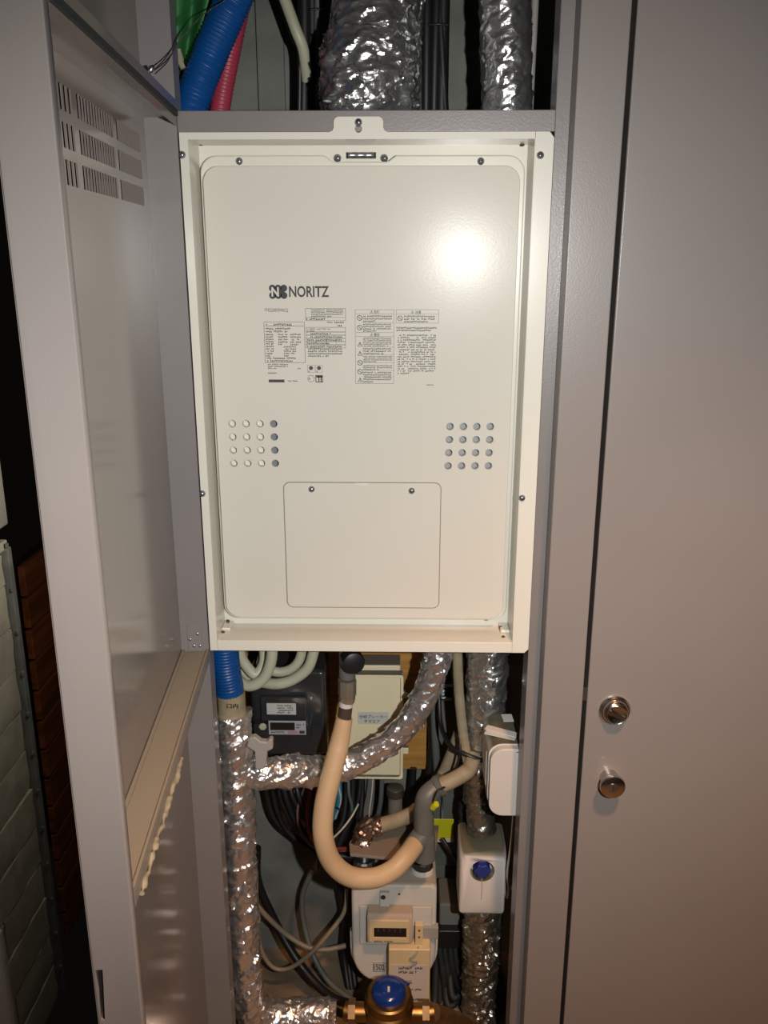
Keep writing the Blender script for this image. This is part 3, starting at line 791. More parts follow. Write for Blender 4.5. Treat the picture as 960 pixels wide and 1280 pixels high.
# big foil duct
D1 = 0.16
o = thing('foil_duct', at(462, 140, D1), 'big crinkled foil-wrapped duct above the water heater', 'duct')
rb = wid(462, 80, D1, 60)
MB().tube([Vector((at(463, 150, D1).x, D1, 1.8195))] + pxs((462, 130, D1), (461, 90, D1), (464, 50, D1 + 0.004)), lambda t: rb * (1.0 if t < 0.75 else 1.0 - 0.35 * (t - 0.75)), 96, step=0.0024, fn=foil(1, 0.06, 24)).build('lower_wrap', 'foil_cool', o, ang=60)
MB().tube(pxs((464, 56, D1 + 0.004), (468, 20, D1 + 0.015), (473, -10, D1 + 0.03), (480, -60, D1 + 0.06)), rb * 0.90, 96, step=0.0024, fn=foil(2, 0.04, 24)).build('upper_wrap', 'foil_cool', o, ang=60)
o = MB().tube([Vector((at(513, 150, 0.23).x, 0.23, 1.8195))] + pxs((514, 110, 0.23), (516, 50, 0.23), (520, -40, 0.23)), wid(515, 60, 0.23, 11), 48, step=0.003, fn=foil(3, 0.16, 40)).build('foil_pipe', 'foil_cool'); tag(o, 'narrow foil-wrapped pipe tucked right behind the big duct', 'pipe')
for i, (xa, xb, r_) in enumerate(((527, 524, .010), (534, 532, .009), (541, 536, .0045), (547, 541, .009), (555, 551, .011), (545, 558, .007))):
    o = MB().tube(pxs((xa, -40, 0.33), ((xa + xb) / 2, 50, 0.33 - 0.006 * (i % 2)), (xb, 190, 0.33)), r_ * 1.1, 12, step=0.02).build('cable', 'cable_grey' if i == 2 else 'cable_black')
    if i == 2: tag(o, 'thin grey cable among black ones right of the foil duct', 'cable')
    else: tag(o, ['leftmost black cable hanging right of the big foil duct', 'second black cable from the left, right of the big foil duct', '', 'third black cable from the left, right of the big foil duct', 'thickest black cable hanging right of the big foil duct', 'black cable crossing slantwise in the bundle right of the big duct'][i], 'cable', 'black cables right of the foil duct')
o = MB().tube(pxs((535, 31, 0.312), (548, 30, 0.308), (560, 31, 0.312)), 0.0022, 8, step=0.004).build('cable_tie', 'cable_black'); tag(o, 'black cable tie around the cables right of the duct', 'cable tie')
o = MB().tube([Vector((at(634, 150, 0.2).x, 0.2, 1.8195))] + pxs((633, 100, 0.20), (632, 40, 0.20), (630, -50, 0.20)), wid(633, 80, 0.20, 32), 72, step=0.0026, fn=foil(4, 0.042, 24)).build('foil_pipe', 'foil_cool', ang=60); tag(o, 'foil-wrapped vertical pipe at the upper right of the shaft', 'pipe')
o = MB().tube(pxs((660, 190, 0.24), (664, 100, 0.24), (669, 0, 0.24), (671, -50, 0.24)), 0.006, 14, step=0.02).build('thin_pipe', 'grey_plastic'); tag(o, 'thin grey conduit beside the upper right foil pipe', 'pipe')

# ================================================================== BELOW THE HEATER
# plywood board with the electric meter and breaker box
BY = 0.355
a, b = at(303, 960, BY), at(535, 800, BY)
o = MB().box((a.x, BY, at(480, 961, BY).z), (b.x, BY + 0.02, b.z + 0.03)).build('backing_board', 'ply', bevel=0.001); tag(o, 'varnished plywood board carrying electric meter and breaker box', 'board')

E_ = thing('electric_meter', at(360, 945, 0.26), 'black smoked-plastic electric meter on the plywood board', 'electric meter')
EY = 0.25
def rect(x0, y0, x1, y1, Y):
    a, b = at(x0, y1, Y), at(x1, y0, Y); c_, d_ = at(x1, y1, Y), at(x0, y0, Y)
    return (a.x + d_.x) / 2, (a.z + c_.z) / 2, (b.x + c_.x) / 2, (b.z + d_.z) / 2
x0, z0, x1, z1 = rect(313, 838, 408, 946, EY)
MB().box((x0, EY, z0), (x1, BY - 0.001, z1)).build('cover', 'smoke', E_, bevel=0.012, seg=4)
x0, z0, x1, z1 = rect(327, 868, 384, 898, EY)
pl = MB().box((x0, EY - 0.012, z0), (x1, EY + 0.004, z1)).build('upper_window', 'smoke', E_, bevel=0.0015)
x0, z0, x1, z1 = rect(333.5, 879, 370, 893, EY - 0.012)
lb_ = MB().box((x0, EY - 0.0126, z0), (x1, EY - 0.0118, z1)).build('label_plate', 'label_white', E_)
mm = MB(); wl_ = x1 - x0; hl_ = z1 - z0
micro(mm, x0 + wl_ * .36, z0 + hl_ * .08, x1 - wl_ * .05, z1 - hl_ * .08, EY - 0.0129, 4, 0.95, 5, None, 0.7)
mm.build('label_print', 'ink_soft', lb_)
x0, z0, x1, z1 = rect(319, 899, 390, 920, EY)
ld = MB().box((x0, EY - 0.022, z0), (x1, EY + 0.004, z1)).build('lower_window', 'smoke', E_, bevel=0.0015)
x0, z0, x1, z1 = rect(336, 901, 382.5, 918, EY - 0.022)
fp = MB().box((x0, EY - 0.0226, z0), (x1, EY - 0.0218, z1)).build('face_plate', 'lcd_grey', ld)
wl_ = x1 - x0; hl_ = z1 - z0
MB().box((x0 + wl_ * .04, EY - 0.0232, z0 + hl_ * .33), (x0 + wl_ * .70, EY - 0.0225, z0 + hl_ * .88)).build('display', 'tag_lcd', ld)
mm = MB(); micro(mm, x0 + wl_ * .06, z0 + hl_ * .08, x0 + wl_ * .48, z0 + hl_ * .28, EY - 0.0229, 1, 1.6, 9); mm.build('face_print', 'ink_soft', fp); mm = MB(); MB().box((x0 + wl_ * .82, EY - 0.0229, z0 + hl_ * .08), (x0 + wl_ * .96, EY - 0.0226, z0 + hl_ * .3)).build('face_mark', 'ink_soft', fp); micro(mm, x0 + wl_ * .74, z0 + hl_ * .45, x1 - wl_ * .03, z0 + hl_ * .85, EY - 0.0229, 2, 1, 4)
mm.build('face_print', 'ink_soft', fp)
MB().box((x0 + wl_ * .5, EY - 0.0229, z0 + hl_ * .06), (x0 + wl_ * .78, EY - 0.0226, z0 + hl_ * .28)).build('red_label', 'magenta', fp)
p = at(328.5, 908, EY - 0.022)
MB().lathe([(0.0075, 0), (0.0075, 0.002), (0.006, 0.003), (0.001, 0.0028)], p, (0, -1, 0), 18).build('seal_screw', 'pale_hose', ld)
p = at(389, 872, EY - 0.004); MB().lathe([(0.002, 0), (0.0015, 0.005), (0.0005, 0.006)], p, (0, -1, 0), 8).build('pilot_pin', 'card_white', E_)

# breaker box
K_ = thing('breaker_box', at(465, 972, 0.30), 'cream plastic breaker box with a small printed label', 'breaker box')
KY = 0.285
x0, z0, x1, z1 = rect(432, 842, 504, 972, KY)
MB().box((x0 + 0.006, KY + 0.016, z0 + 0.004), (x1 - 0.006, BY - 0.001, z1 + 0.012)).build('base_box', 'box_cream', K_, bevel=0.004)
MB().box((x0, KY + 0.002, z0), (x1, KY + 0.02, z1)).build('lid', 'box_cream', K_, bevel=0.005, seg=3)
MB().ring(rrect(x0, z0, x1, z1, 0.006, 4), rrect(x0 + 0.006, z0 + 0.006, x1 - 0.006, z1 - 0.006, 0.004, 4), KY - 0.006, KY + 0.004).build('lid_rim', 'box_cream', K_, bevel=0.0012)
p = at(503, 868, KY); MB().box((x1 - 0.001, KY + 0.004, p.z - 0.012), (x1 + 0.010, KY + 0.014, p.z + 0.004)).build('hinge_clip', 'box_cream', K_, bevel=0.002)
p = at(503, 940, KY); MB().box((x1 - 0.001, KY + 0.004, p.z - 0.008), (x1 + 0.012, KY + 0.014, p.z + 0.008)).build('hinge_clip', 'box_cream', K_, bevel=0.002)
lx0, lz0, lx1, lz1 = rect(447, 890, 486, 905, KY + 0.0015)
bl = MB().box((lx0, KY + 0.001, lz0), (lx1, KY + 0.003, lz1)).build('label_strip', 'label_white', K_)
text('分岐ブレーカー', 'label_print', lx0 + 0.003, lz0 + 0.0135, KY + 0.0007, 0.0085, bl, 'ink', lx1 - lx0 - 0.006, 0.01)
text('チマエア', 'label_print', lx0 + 0.014, lz0 + 0.0025, KY + 0.0007, 0.008, bl, 'ink', (lx1 - lx0) * 0.5, 0.01)

# left foil pipe with blue sleeve
o = thing('foil_pipe', at(300, 1270, 0.10), 'foil-wrapped water pipe with blue sleeve and a branch curving across the breaker box', 'pipe')
Y1 = 0.10
MB().tube(pxs((278, 780, Y1), (282, 830, Y1), (287, 860, Y1), (287.5, 866, Y1)), wid(285, 840, Y1, 17.5), 32, step=0.0012, fn=lambda p, L, t: 1 + (0.02 * math.cos(2 * math.pi * L / 0.006) if L < 0.13 else 0) + 0.01 * noise.noise(p * 60)).build('blue_sleeve', 'blue_hose', o)
MB().tube(pxs((287.5, 865, Y1), (289, 875, Y1), (290, 890, Y1)), wid(290, 885, Y1, 17.3), 28, step=0.004).build('label_collar', 'foam', o)
p = at(284, 885, Y1 - 0.029); q = at(298, 880, Y1 - 0.029)
text('口内', 'collar_print', p.x, p.z, Y1 - 0.0305, 0.010, o, 'ink', q.x - p.x, 0.01)
MB().tube(pxs((290.5, 890, Y1), (293, 930, Y1), (295, 990, Y1), (299, 1060, Y1), (302, 1130, Y1), (305, 1190, Y1), (308, 1240, Y1), (316, 1262, Y1 + 0.01), (335, 1270, Y1 + 0.02), (372, 1270, Y1 + 0.03)), lambda t: wid(300, 1050, Y1, 21.0 + 1.0 * math.sin(9 * t)), 80, step=0.0026, fn=foil(5, 0.085, 25)).build('foil_wrap', 'foil', o, ang=60)
MB().tube(pxs((370, 1269, Y1 + 0.03), (395, 1268, Y1 + 0.03), (416, 1267, Y1 + 0.03), (420, 1267, Y1 + 0.03)), lambda t: wid(390, 1268, Y1, 19.5) * (1 - 0.25 * max(0, t - 0.85) / 0.15), 80, step=0.0026, fn=foil(6, 0.085, 25)).build('foil_wrap', 'foil', o, ang=60)
# grey T handle at the branch
t_ = MB()
p0, p1 = at(309, 925, 0.045), at(344, 933, 0.045)
Mh = lambda px, py: at(px, py, 0.045)
outl = [(311, 923), (318, 921), (326, 927), (333, 928), (337, 923.5), (341, 925), (341, 937), (334, 940), (333, 955), (329, 962), (319, 962), (318, 940), (308, 934)]
pp = [Mh(*q_) for q_ in outl]
t_.prism([(q_.x, q_.z) for q_ in pp][::-1], 0.045, 0.060)
t_.build('valve_handle', 'grey_plastic', o, bevel=0.003)
# branch of the same pipe, curving up across the breaker box
MB().tube(pxs((306, 964, Y1), (330, 966, 0.11), (370, 964, 0.13), (410, 962, 0.16), (445, 952, 0.17), (485, 928, 0.17), (515, 897, 0.17), (534, 862, 0.17), (546, 825, 0.17), (550, 780, 0.17)), lambda t: wid(430, 950, 0.15, 17.3 + 1.8 * math.sin(6 * t + 1)), 80, step=0.0026, fn=foil(7, 0.09, 28)).build('branch_wrap', 'foil', o, ang=60)

# coiled pale hoses
cl = [
    [(297, 800, .15), (302, 822, .15), (311, 836, .15), (320, 843, .15), (330, 828, .16), (330, 800, .17)],
    [(292, 808, .17), (298, 832, .17), (312, 846, .17), (318, 848, .17), (324, 838, .18), (330, 810, .19)],
    [(290, 845, .145), (305, 856, .135), (318, 856, .13), (331, 846, .13), (339, 825, .13), (341, 795, .13)],
    [(322, 852, .19), (345, 855, .18), (365, 850, .18), (384, 836, .18), (392, 815, .18), (396, 795, .18)],
    [(336, 838, .20), (352, 840, .20), (367, 834, .20), (376, 820, .20), (379, 795, .20)]]
cr = [6.5, 6.0, 6.8, 6.8, 6.2]
hn = ['pale hose loop highest beside the blue sleeve', 'pale hose loop behind the highest loop by the blue sleeve', 'pale hose loop nearest the front under the heater, beside the sleeve', 'pale hose loop sweeping lowest over the electric meter', 'pale hose loop inside the lowest one over the electric meter']
for pth, r_, lb2 in zip(cl, cr, hn):
    o = MB().tube(pxs(*pth), wid(340, 840, 0.17, r_), 20, step=0.004, fn=lambda p, L, t: 1 + 0.02 * noise.noise(p * 40)).build('drain_hose', 'pale_hose'); tag(o, lb2, 'hose', 'coiled pale hoses under the heater')

# beige hose with its fittings
o = thing('condensate_hose', at(440, 1110, 0.07), 'beige hose hanging in a U bend below a metal fitting', 'hose')
c3 = 0.10
MB().tube(pxs((434, 800, c3), (434.5, 830, c3), (434, 846, c3)), wid(434, 830, c3, 10.5), 24, step=0.006).build('grey_elbow', 'grey_pvc', o)
p = at(441, 827, 0.072)
MB().lathe([(0.0205, -0.02), (0.0205, 0.008), (0.019, 0.012), (0.012, 0.014), (0.001, 0.0145)], p, (0.25, -1, 0.1), 28).build('black_cap', 'black_plastic', o)
q = at(434, 851, c3); r0 = wid(434, 860, c3, 11.2)
MB().tube(pxs((434, 849, c3), (434, 853, c3), (434, 872, c3), (433, 876, c3)), lambda t: r0 * (1.02 if t < 0.75 else 0.92), 8, step=0.004).build('union_nut', 'chrome_fitting', o, ang=30)
MB().tube(pxs((433, 875, c3), (432.5, 882, c3)), wid(432, 880, c3, 9), 24, step=0.004).build('collar', 'white_plastic', o)
MB().tube(pxs((432.5, 880, c3), (430.5, 898, c3)), wid(432, 890, c3, 8.6), 24, step=0.004).build('dark_band', 'brown_band', o)
MB().tube(pxs((430.5, 897, c3), (424, 930, c3 - .01), (414, 970, c3 - .03), (405, 1010, c3 - .05), (404, 1045, c3 - .06), (414, 1076, c3 - .06), (436, 1095, c3 - .055), (465, 1098, c3 - .045), (490, 1088, c3 - .025), (507, 1071, c3), (520, 1054, c3 + .04)), lambda t: wid(430, 980, 0.05, 13.0 if t > 0.12 else 10.5 + 2.5 * t / 0.12), 32, step=0.0016,
          fn=lambda p, L, t: 1 + (0.012 * math.cos(2 * math.pi * L / 0.0045) if (L < 0.10 or L > 0.52) else 0.0)).build('hose_tube', 'beige_hose', o)

# grey drain tee receiving the hose
o = thing('drain_tee', at(530, 1075, 0.14), 'grey plastic drain elbow and tee behind the beige hose', 'pipe fitting')
c4 = 0.15
MB().tube(pxs((531, 1072, c4), (530, 1050, c4), (530, 1022, c4), (530, 1008, c4), (534, 995, c4), (545, 985, c4 + .01), (554, 980, c4 + .01)), lambda t: wid(530, 1040, c4, 12.5 if 0.3 < t < 0.92 else 14), 24, step=0.005).build('elbow', 'grey_pvc', o)
MB().tube(pxs((512, 1066, c4 - .02), (519, 1056, c4 - .01), (530, 1042, c4)), wid(520, 1055, c4, 13.5), 24, step=0.005).build('branch', 'grey_pvc', o)
MB().tube(pxs((550, 982, c4 + .01), (568, 974, c4 + .015), (586, 962, c4 + .02), (592, 945, c4 + .02)), wid(570, 975, c4, 10), 20, step=0.005).build('inlet_pipe', 'beige_tape', o)
MB().tube(pxs((541, 1010, c4 - .015), (546, 1005, c4 - .02)), wid(545, 1005, c4, 4), 10, step=0.004, fn=lambda p, L, t: 1 + 0.4 * noise.noise(p * 200)).build('drain_screw', 'yellow_tag', o)
o = MB().tube(pxs((541, 1002, 0.128), (546, 990, 0.12), (556, 984, 0.13)), 0.002, 8, step=0.004).build('cable_tie', 'cable_black'); tag(o, 'cable tie on the grey drain elbow', 'cable tie')
# thin beige hoses on the right
o = MB().tube(pxs((571, 790, 0.20), (572, 830, 0.20), (574, 870, 0.20), (578, 910, 0.19), (583, 945, 0.18), (586, 958, 0.172)), wid(575, 880, 0.2, 6.2), 18, step=0.004, fn=lambda p, L, t: 1 + (0.05 * math.cos(2 * math.pi * L / 0.007) if 0.17 < L < 0.22 else 0)).build('drain_hose', 'beige_tape'); tag(o, 'slim beige hose beside the right-hand foil pipe', 'hose')
o = MB().tube(pxs((576, 915, 0.26), (568, 938, 0.26), (559, 960, 0.26), (548, 985, 0.25)), wid(565, 940, 0.26, 9), 18, step=0.005).build('taped_pipe', 'beige_tape'); tag(o, 'beige taped pipe slanting behind the slim beige hose', 'pipe')
# copper gas pipe to the meter
o = thing('gas_pipe', at(455, 1070, 0.2), 'taped gas pipe with a foil-wrapped elbow above the gas meter', 'pipe')
c5 = 0.24
MB().tube(pxs((472, 1033, c5), (495, 1026, c5), (514, 1018, c5), (522, 1012, c5)), wid(495, 1026, c5, 9.5), 22, step=0.005, fn=lambda p, L, t: 1 + 0.03 * noise.noise(p * 60)).build('taped_run', 'beige_tape', o)
MB().tube(pxs((478, 1031, c5), (464, 1033, c5), (456, 1038, c5), (453, 1048, c5), (454, 1060, c5)), wid(456, 1040, c5, 11.5), 40, step=0.0026, fn=foil(9, 0.16, 60)).build('elbow_wrap', 'copper_shiny', o, ang=60)
# standing grey stub pipe
o = MB().tube(pxs((494, 1018, 0.27), (494, 1002, 0.27), (494, 988, 0.27)), wid(494, 1000, 0.27, 9.5), 22, step=0.01); q = at(494, 984, 0.27)
o = thing('stub_pipe', at(494, 1020, 0.27), 'short upright grey pipe stub with a dark cap', 'pipe')
MB().tube(pxs((494, 1024, 0.27), (494, 1002, 0.27), (494, 990, 0.27)), wid(494, 1000, 0.27, 9.0), 22, step=0.01).build('stub', 'grey_pvc', o)
MB().tube(pxs((494, 994, 0.27), (494, 984, 0.27)), wid(494, 1000, 0.27, 10.8), 22, step=0.01).build('cap', 'dark_pvc', o, bevel=0.002)

# gas meter
G = thing('gas_meter', at(490, 1250, 0.25), 'white gas meter with a number window and a cream unit hung on it', 'gas meter')
GY = 0.19
GB = 0.33
x0, z0, x1, z1 = rect(440, 1105, 545, 1245, GY)
xc = (x0 + x1) / 2; wd = (x1 - x0) / 2
# shield shape: straight shoulders, rounded tapering bottom
zl = at(440, 1178, GY).z
outl = [(x0 + 0.012, z1), (x1 - 0.012, z1), (x1 - 0.003, z1 - 0.004), (x1, z1 - 0.014), (x1, zl - 0.03)]
for k in range(1, 9):
    a_ = math.radians(90 * k / 8); outl.append((x1 - 0.055 + 0.055 * math.cos(a_), zl - 0.03 - 0.075 * math.sin(a_)))
for k in range(8, 0, -1):
    a_ = math.radians(90 * k / 8); outl.append((x0 + 0.055 - 0.055 * math.cos(a_), zl - 0.03 - 0.075 * math.sin(a_)))
outl += [(x0, zl - 0.03), (x0, z1 - 0.014), (x0 + 0.003, z1 - 0.004)]
outl = outl[::-1]
MB().prism(outl, GY, GB).build('case', 'meter_white', G, bevel=0.008, seg=4)
sc = lambda o_, k_, dz=0.0: [(xc + (p[0] - xc) * k_, (zl - 0.02) + (p[1] - zl + 0.02) * k_ + dz) for p in o_]
lower = [p for p in outl if p[1] < zl + 0.01]
lo2 = [(x0 - 0.006, zl + 0.01)] + [(xc + (p[0] - xc) * 1.06, p[1] - 0.004) for p in lower] + [(x1 + 0.006, zl + 0.01)]
MB().prism(lo2, GY + 0.020, GY + 0.036).build('seam_flange', 'meter_white', G, bevel=0.003)
fx0, fz0, fx1, fz1 = rect(449, 1131, 540, 1180, GY)
MB().box((fx0, GY - 0.004, fz0), (fx1, GY + 0.01, fz1)).build('front_relief', 'meter_white', G, bevel=0.0035)
fx0, fz0, fx1, fz1 = rect(475, 1113, 487, 1138, GY)
sb = MB().box((fx0, GY - 0.008, fz0), (fx1, GY + 0.005, fz1)).build('seal_tab', 'meter_white', G, bevel=0.002)
p = at(479, 1121.5, GY - 0.008); MB().lathe([(0.0052, -0.002), (0.0052, 0.0012), (0.001, 0.0016)], p, (0, -1, 0), 16).build('seal_plug', 'dark_pvc', sb)
p = at(499, 1117.5, GY); MB().lathe([(0.0024, -0.002), (0.0024, 0.0006)], p, (0, -1, 0), 10).build('pin_hole', 'dark', G)
# necks and union nuts
for px, py in ((456, 1096), (528, 1096)):
    p = at(px, py, 0.235); p.z = z1 + 0.012; r_ = wid(px, py, 0.245, 12.5)
    MB().lathe([(r_ * 1.15, -0.030), (r_ * 1.15, -0.008), (r_ * 1.02, -0.002)], p, (0, 0, 1), 28).build('neck', 'meter_white', G)
    MB().lathe([(r_, -0.004), (r_ * 1.05, 0.0), (r_ * 1.05, 0.012), (r_ * 0.95, 0.016), (r_ * 0.6, 0.0165), (r_ * 0.42, 0.017), (r_ * 0.42, 0.05)], p, (0, 0, 1), 12).build('union_nut', 'zinc' if px < 500 else 'dark_pvc', G, ang=25)
# index unit
ix0, iz0, ix1, iz1 = rect(459, 1148, 516, 1178, GY - 0.028)
prof = [(GY - 0.002, iz1 + 0.014), (GY - 0.024, iz1 + 0.010), (GY - 0.030, iz1), (GY - 0.030, iz0), (GY - 0.002, iz0)]
mm = MB(); n_ = len(prof)
mm.add([Vector((x, y, z)) for x in (ix0, ix1) for y, z in prof], [tuple(range(n_ - 1, -1, -1)), tuple(range(n_, 2 * n_))] + [(i, (i + 1) % n_, (i + 1) % n_ + n_, i + n_) for i in range(n_)])
ix = mm.build('index_case', 'display_case', G, bevel=0.003, seg=3)
wx0, wz0, wx1, wz1 = rect(467.5, 1159.5, 508, 1171.5, GY - 0.031)
MB().ring(rrect(ix0 + 0.004, iz0 + 0.004, ix1 - 0.008, iz1 - 0.002, 0.002, 3), rrect(wx0, wz0, wx1, wz1, 0.001, 3), GY - 0.033, GY - 0.029).build('index_bezel', 'comm_cream', ix, bevel=0.0008)

wn = MB().box((wx0, GY - 0.0306, wz0), (wx1, GY - 0.0296, wz1)).build('number_window', 'tag_lcd', ix)
mm = MB()
for k in range(5):
    xx = wx0 + (wx1 - wx0) * (0.12 + 0.17 * k)
    mm.box((xx, GY - 0.0309, wz0 + (wz1 - wz0) * 0.55), (xx + 0.0022, GY - 0.0305, wz1 - (wz1 - wz0) * 0.12))
mm.build('number_wheel_marks', 'brown_band', wn)
mm = MB(); micro(mm, wx0, iz0 + 0.0045, wx0 + 0.04, iz0 + 0.010, GY - 0.0333, 1, 1.5, 77); mm.build('index_print', 'ink', ix)
# strap with clip
sx0_, sz0_, sx1_, sz1_ = rect(527, 1160, 548, 1174, GY - 0.012)
MB().box((sx0_, GY - 0.012, sz0_), (sx1_, GY + 0.004, sz1_)).build('side_strap', 'grey_plastic', G, bevel=0.001)
cx0_, cz0_, cx1_, cz1_ = rect(519, 1157, 529, 1184, GY - 0.03)
cp = MB().box((cx0_, GY - 0.030, cz0_), (cx1_, GY - 0.016, cz1_)).build('terminal_clip', 'comm_cream', G, bevel=0.001)
for f_ in (0.78, 0.48):
    MB().lathe([(0.0022, 0), (0.0022, 0.0014), (0.0006, 0.0018)], ((cx0_ + cx1_) / 2, GY - 0.030, cz0_ + (cz1_ - cz0_) * f_), (0, -1, 0), 10).build('terminal_screw', 'brass_dull', cp)
# number sticker 1502
nx0, nz0, nx1, nz1 = rect(466.5, 1203, 481.5, 1214, GY - 0.0006)
ns = MB().box((nx0, GY - 0.0012, nz0), (nx1, GY + 0.0006, nz1)).build('number_sticker', 'label_white', G)
mm = MB(); outline_box(mm, nx0, nz0, nx1, nz1, GY - 0.0015, 0.0006); mm.build('sticker_border', 'ink', ns)
text('1502', 'sticker_number', nx0 + 0.0015, nz0 + 0.004, GY - 0.0016, nz1 - nz0 - 0.008, ns, 'ink', nx1 - nx0 - 0.003, 0.01)
# cream communication unit
UY = 0.148
ux0, uz0, ux1, uz1 = rect(485.5, 1187, 537.5, 1258, UY)
U = thing('communication_unit', at(511, 1258, UY), 'cream plastic box with a printed paper hanging on the gas meter', 'meter unit')
MB().box((ux0, UY, uz0), (ux1, GY - 0.006, uz1)).build('case', 'comm_cream', U, bevel=0.003, seg=3)
qx0, qz0, qx1, qz1 = rect(489, 1206, 534, 1252, UY)
pp_ = MB().box((qx0, UY - 0.0006, qz0), (qx1, UY + 0.0004, qz1)).build('paper_label', 'paper', U)
mm = MB(); hh = qz1 - qz0; ww = qx1 - qx0
micro(mm, qx0 + ww * .2, qz1 - hh * .24, qx1 - ww * .08, qz1 - hh * .02, UY - 0.0010, 2, 0.95, 81, 0.0032); micro(mm, qx0 + ww * .12, qz1 - hh * .52, qx1 - ww * .08, qz1 - hh * .38, UY - 0.0010, 1, 1.5, 82, 0.0032)
micro(mm, qx0 + ww * .3, qz1 - hh * .78, qx1 - ww * .12, qz1 - hh * .62, UY - 0.0010, 2, 1, 83, 0.003, 0.55); micro(mm, qx0 + ww * .6, qz0 + hh * .02, qx1, qz0 + hh * .12, UY - 0.0010, 1, 1.5, 84, 0.0026, 0.95)
mm.build('paper_print', 'ink_soft', pp_)
# clear twisted cable from clip to unit
o = MB().tube(pxs((523, 1183, 0.155), (520, 1193, 0.1455), (513, 1199, 0.1445), (521, 1203, 0.1445), (510, 1209, 0.1455)), 0.0022, 10, step=0.003, fn=lambda p, L, t: 1 + 0.4 * noise.noise(p * 150)).build('clear_wrap', 'film'); tag(o, 'glittering clear film scrap dangling over the cream unit', 'film')
# bracket above the meter
BYb = 0.20
o = thing('meter_bracket', at(480, 1078, 0.24), 'dusty grey steel bracket plate holding the gas meter', 'bracket')
tl = [at(439, 1060, 0.2), at(520, 1032, 0.32), at(548, 1060, 0.30), at(500, 1078, 0.2)]
zb = z1 + 0.066
vsb = []
ol = [(at(438, 1066, 0.215).x, 0.20), (at(438, 1066, 0.215).x - 0.004, 0.235), (at(450, 1050, 0.30).x, 0.30), (at(548, 1050, 0.30).x, 0.30), (at(545, 1066, 0.215).x, 0.215), (at(505, 1066, 0.215).x, 0.185)]
mb = MB(); n_ = len(ol)
mb.add([Vector((x, y, z)) for z in (zb - 0.008, zb) for x, y in ol], [tuple(range(n_ - 1, -1, -1)), tuple(range(n_, 2 * n_))] + [(i, (i + 1) % n_, (i + 1) % n_ + n_, i + n_) for i in range(n_)])
mb.build('plate', 'bracket_dusty', o, bevel=0.002)
MB().tube([(at(548, 1050, 0.30).x - 0.03, 0.30, zb - 0.01), (at(548, 1050, 0.30).x - 0.03, BACK - 0.001, zb - 0.01)], 0.012, 10, step=0.02).build('arm', 'bracket_dusty', o)

# steel channel on the back wall and yellow tag
ch0, ch1 = at(538, 1085, 0.385), at(602, 800, 0.385)
o = thing('steel_channel', (0.05, 0.40, ch0.z), 'greenish grey steel mounting channel on the back wall', 'channel')
MB().box((ch0.x, 0.395, ch0.z), (ch1.x, BACK - 0.001, ch1.z + 0.05)).build('web', 'channel_steel', o, bevel=0.001)
for x_ in (ch0.x, ch1.x - 0.003): MB().box((x_, 0.378, ch0.z), (x_ + 0.003, 0.395, ch1.z + 0.05)).build('lip', 'channel_steel', o)
for py in (857, 874):
    a, b = at(549, py, 0.36), at(566, py, 0.36)
    MB().box((a.x, 0.36, a.z - 0.004), (b.x, 0.394, a.z + 0.004)).build('clamp_bar', 'zinc', o, bevel=0.0015)
p = at(556, 866, 0.375); MB().lathe([(0.010, 0), (0.010, 0.006), (0.004, 0.007), (0.004, 0.012)], (p.x, 0.394, p.z), (0, -1, 0), 6).build('clamp_nut', 'zinc', o, ang=20)
yx0, yz0, yx1, yz1 = rect(540, 1024, 567, 1053, 0.335)
o = thing('warning_tag', at(553, 1053, 0.335), 'yellow plastic tag with a white lower edge behind the drain elbow', 'tag')
MB().box((yx0, 0.335, yz0 + 0.010), (yx1, 0.338, yz1)).build('yellow_field', 'yellow_tag', o, bevel=0.002)
MB().box((yx0, 0.335, yz0), (yx1, 0.338, yz0 + 0.0098)).build('white_edge', 'label_white', o, bevel=0.001)
MB().tube([( (yx0 + yx1) / 2, 0.3365, yz1 - 0.002), ((yx0 + yx1) / 2, 0.36, yz1 + 0.02), ((yx0 + yx1) / 2, 0.394, yz1 + 0.03)], 0.0012, 6, step=0.005).build('tag_wire', 'wire_steel', o)

# right foil pipe
YR = 0.22
vtop = at(603, 1078, 0.13).z + 0.0285
vbot = at(603, 1144, 0.13).z - 0.0005
o = thing('foil_pipe', at(605, 1280, YR), 'wide foil-wrapped riser on the right below the heater', 'pipe')
MB().tube(pxs((610, 780, YR), (609, 840, YR), (606, 900, YR), (602, 950, YR), (598, 985, YR), (596, 1000, YR)), lambda t: wid(608, 860, YR, 25.0 - 7 * max(0, t - 0.6) / 0.4), 84, step=0.0026, fn=foil(12, 0.055, 28)).build('upper_wrap', 'foil_cool', o, ang=60)
MB().tube(pxs((596, 960, YR - .02), (597, 990, YR - .02), (600, 1015, YR - .025)) + [Vector((at(602, 1045, YR - .03).x, YR - .03, vtop))], lambda t: wid(600, 1010, YR, 15.5 + 4 * max(0, t - 0.6)), 48, step=0.0026, fn=foil(13, 0.06, 30)).build('middle_wrap', 'foil_dull', o, ang=60)
MB().tube([Vector((at(603, 1140, YR - .03).x, YR - .03, vbot))] + pxs((602, 1190, YR - .01), (599, 1230, YR), (597, 1300, YR - .01)), lambda t: wid(600, 1200, YR, 21.0 + 1.5 * math.sin(5 * t)), 72, step=0.0026, fn=foil(14, 0.09, 34)).build('lower_wrap', 'foil_dull', o, ang=60)
o = MB().tube(pxs((580, 1000, 0.27), (580, 1040, 0.27), (579, 1120, 0.27)), 0.011, 24, step=0.003, fn=foil(15, 0.16, 50)).build('foil_pipe', 'rubber'); tag(o, 'thin dark wrapped pipe left of the valve cover', 'pipe')
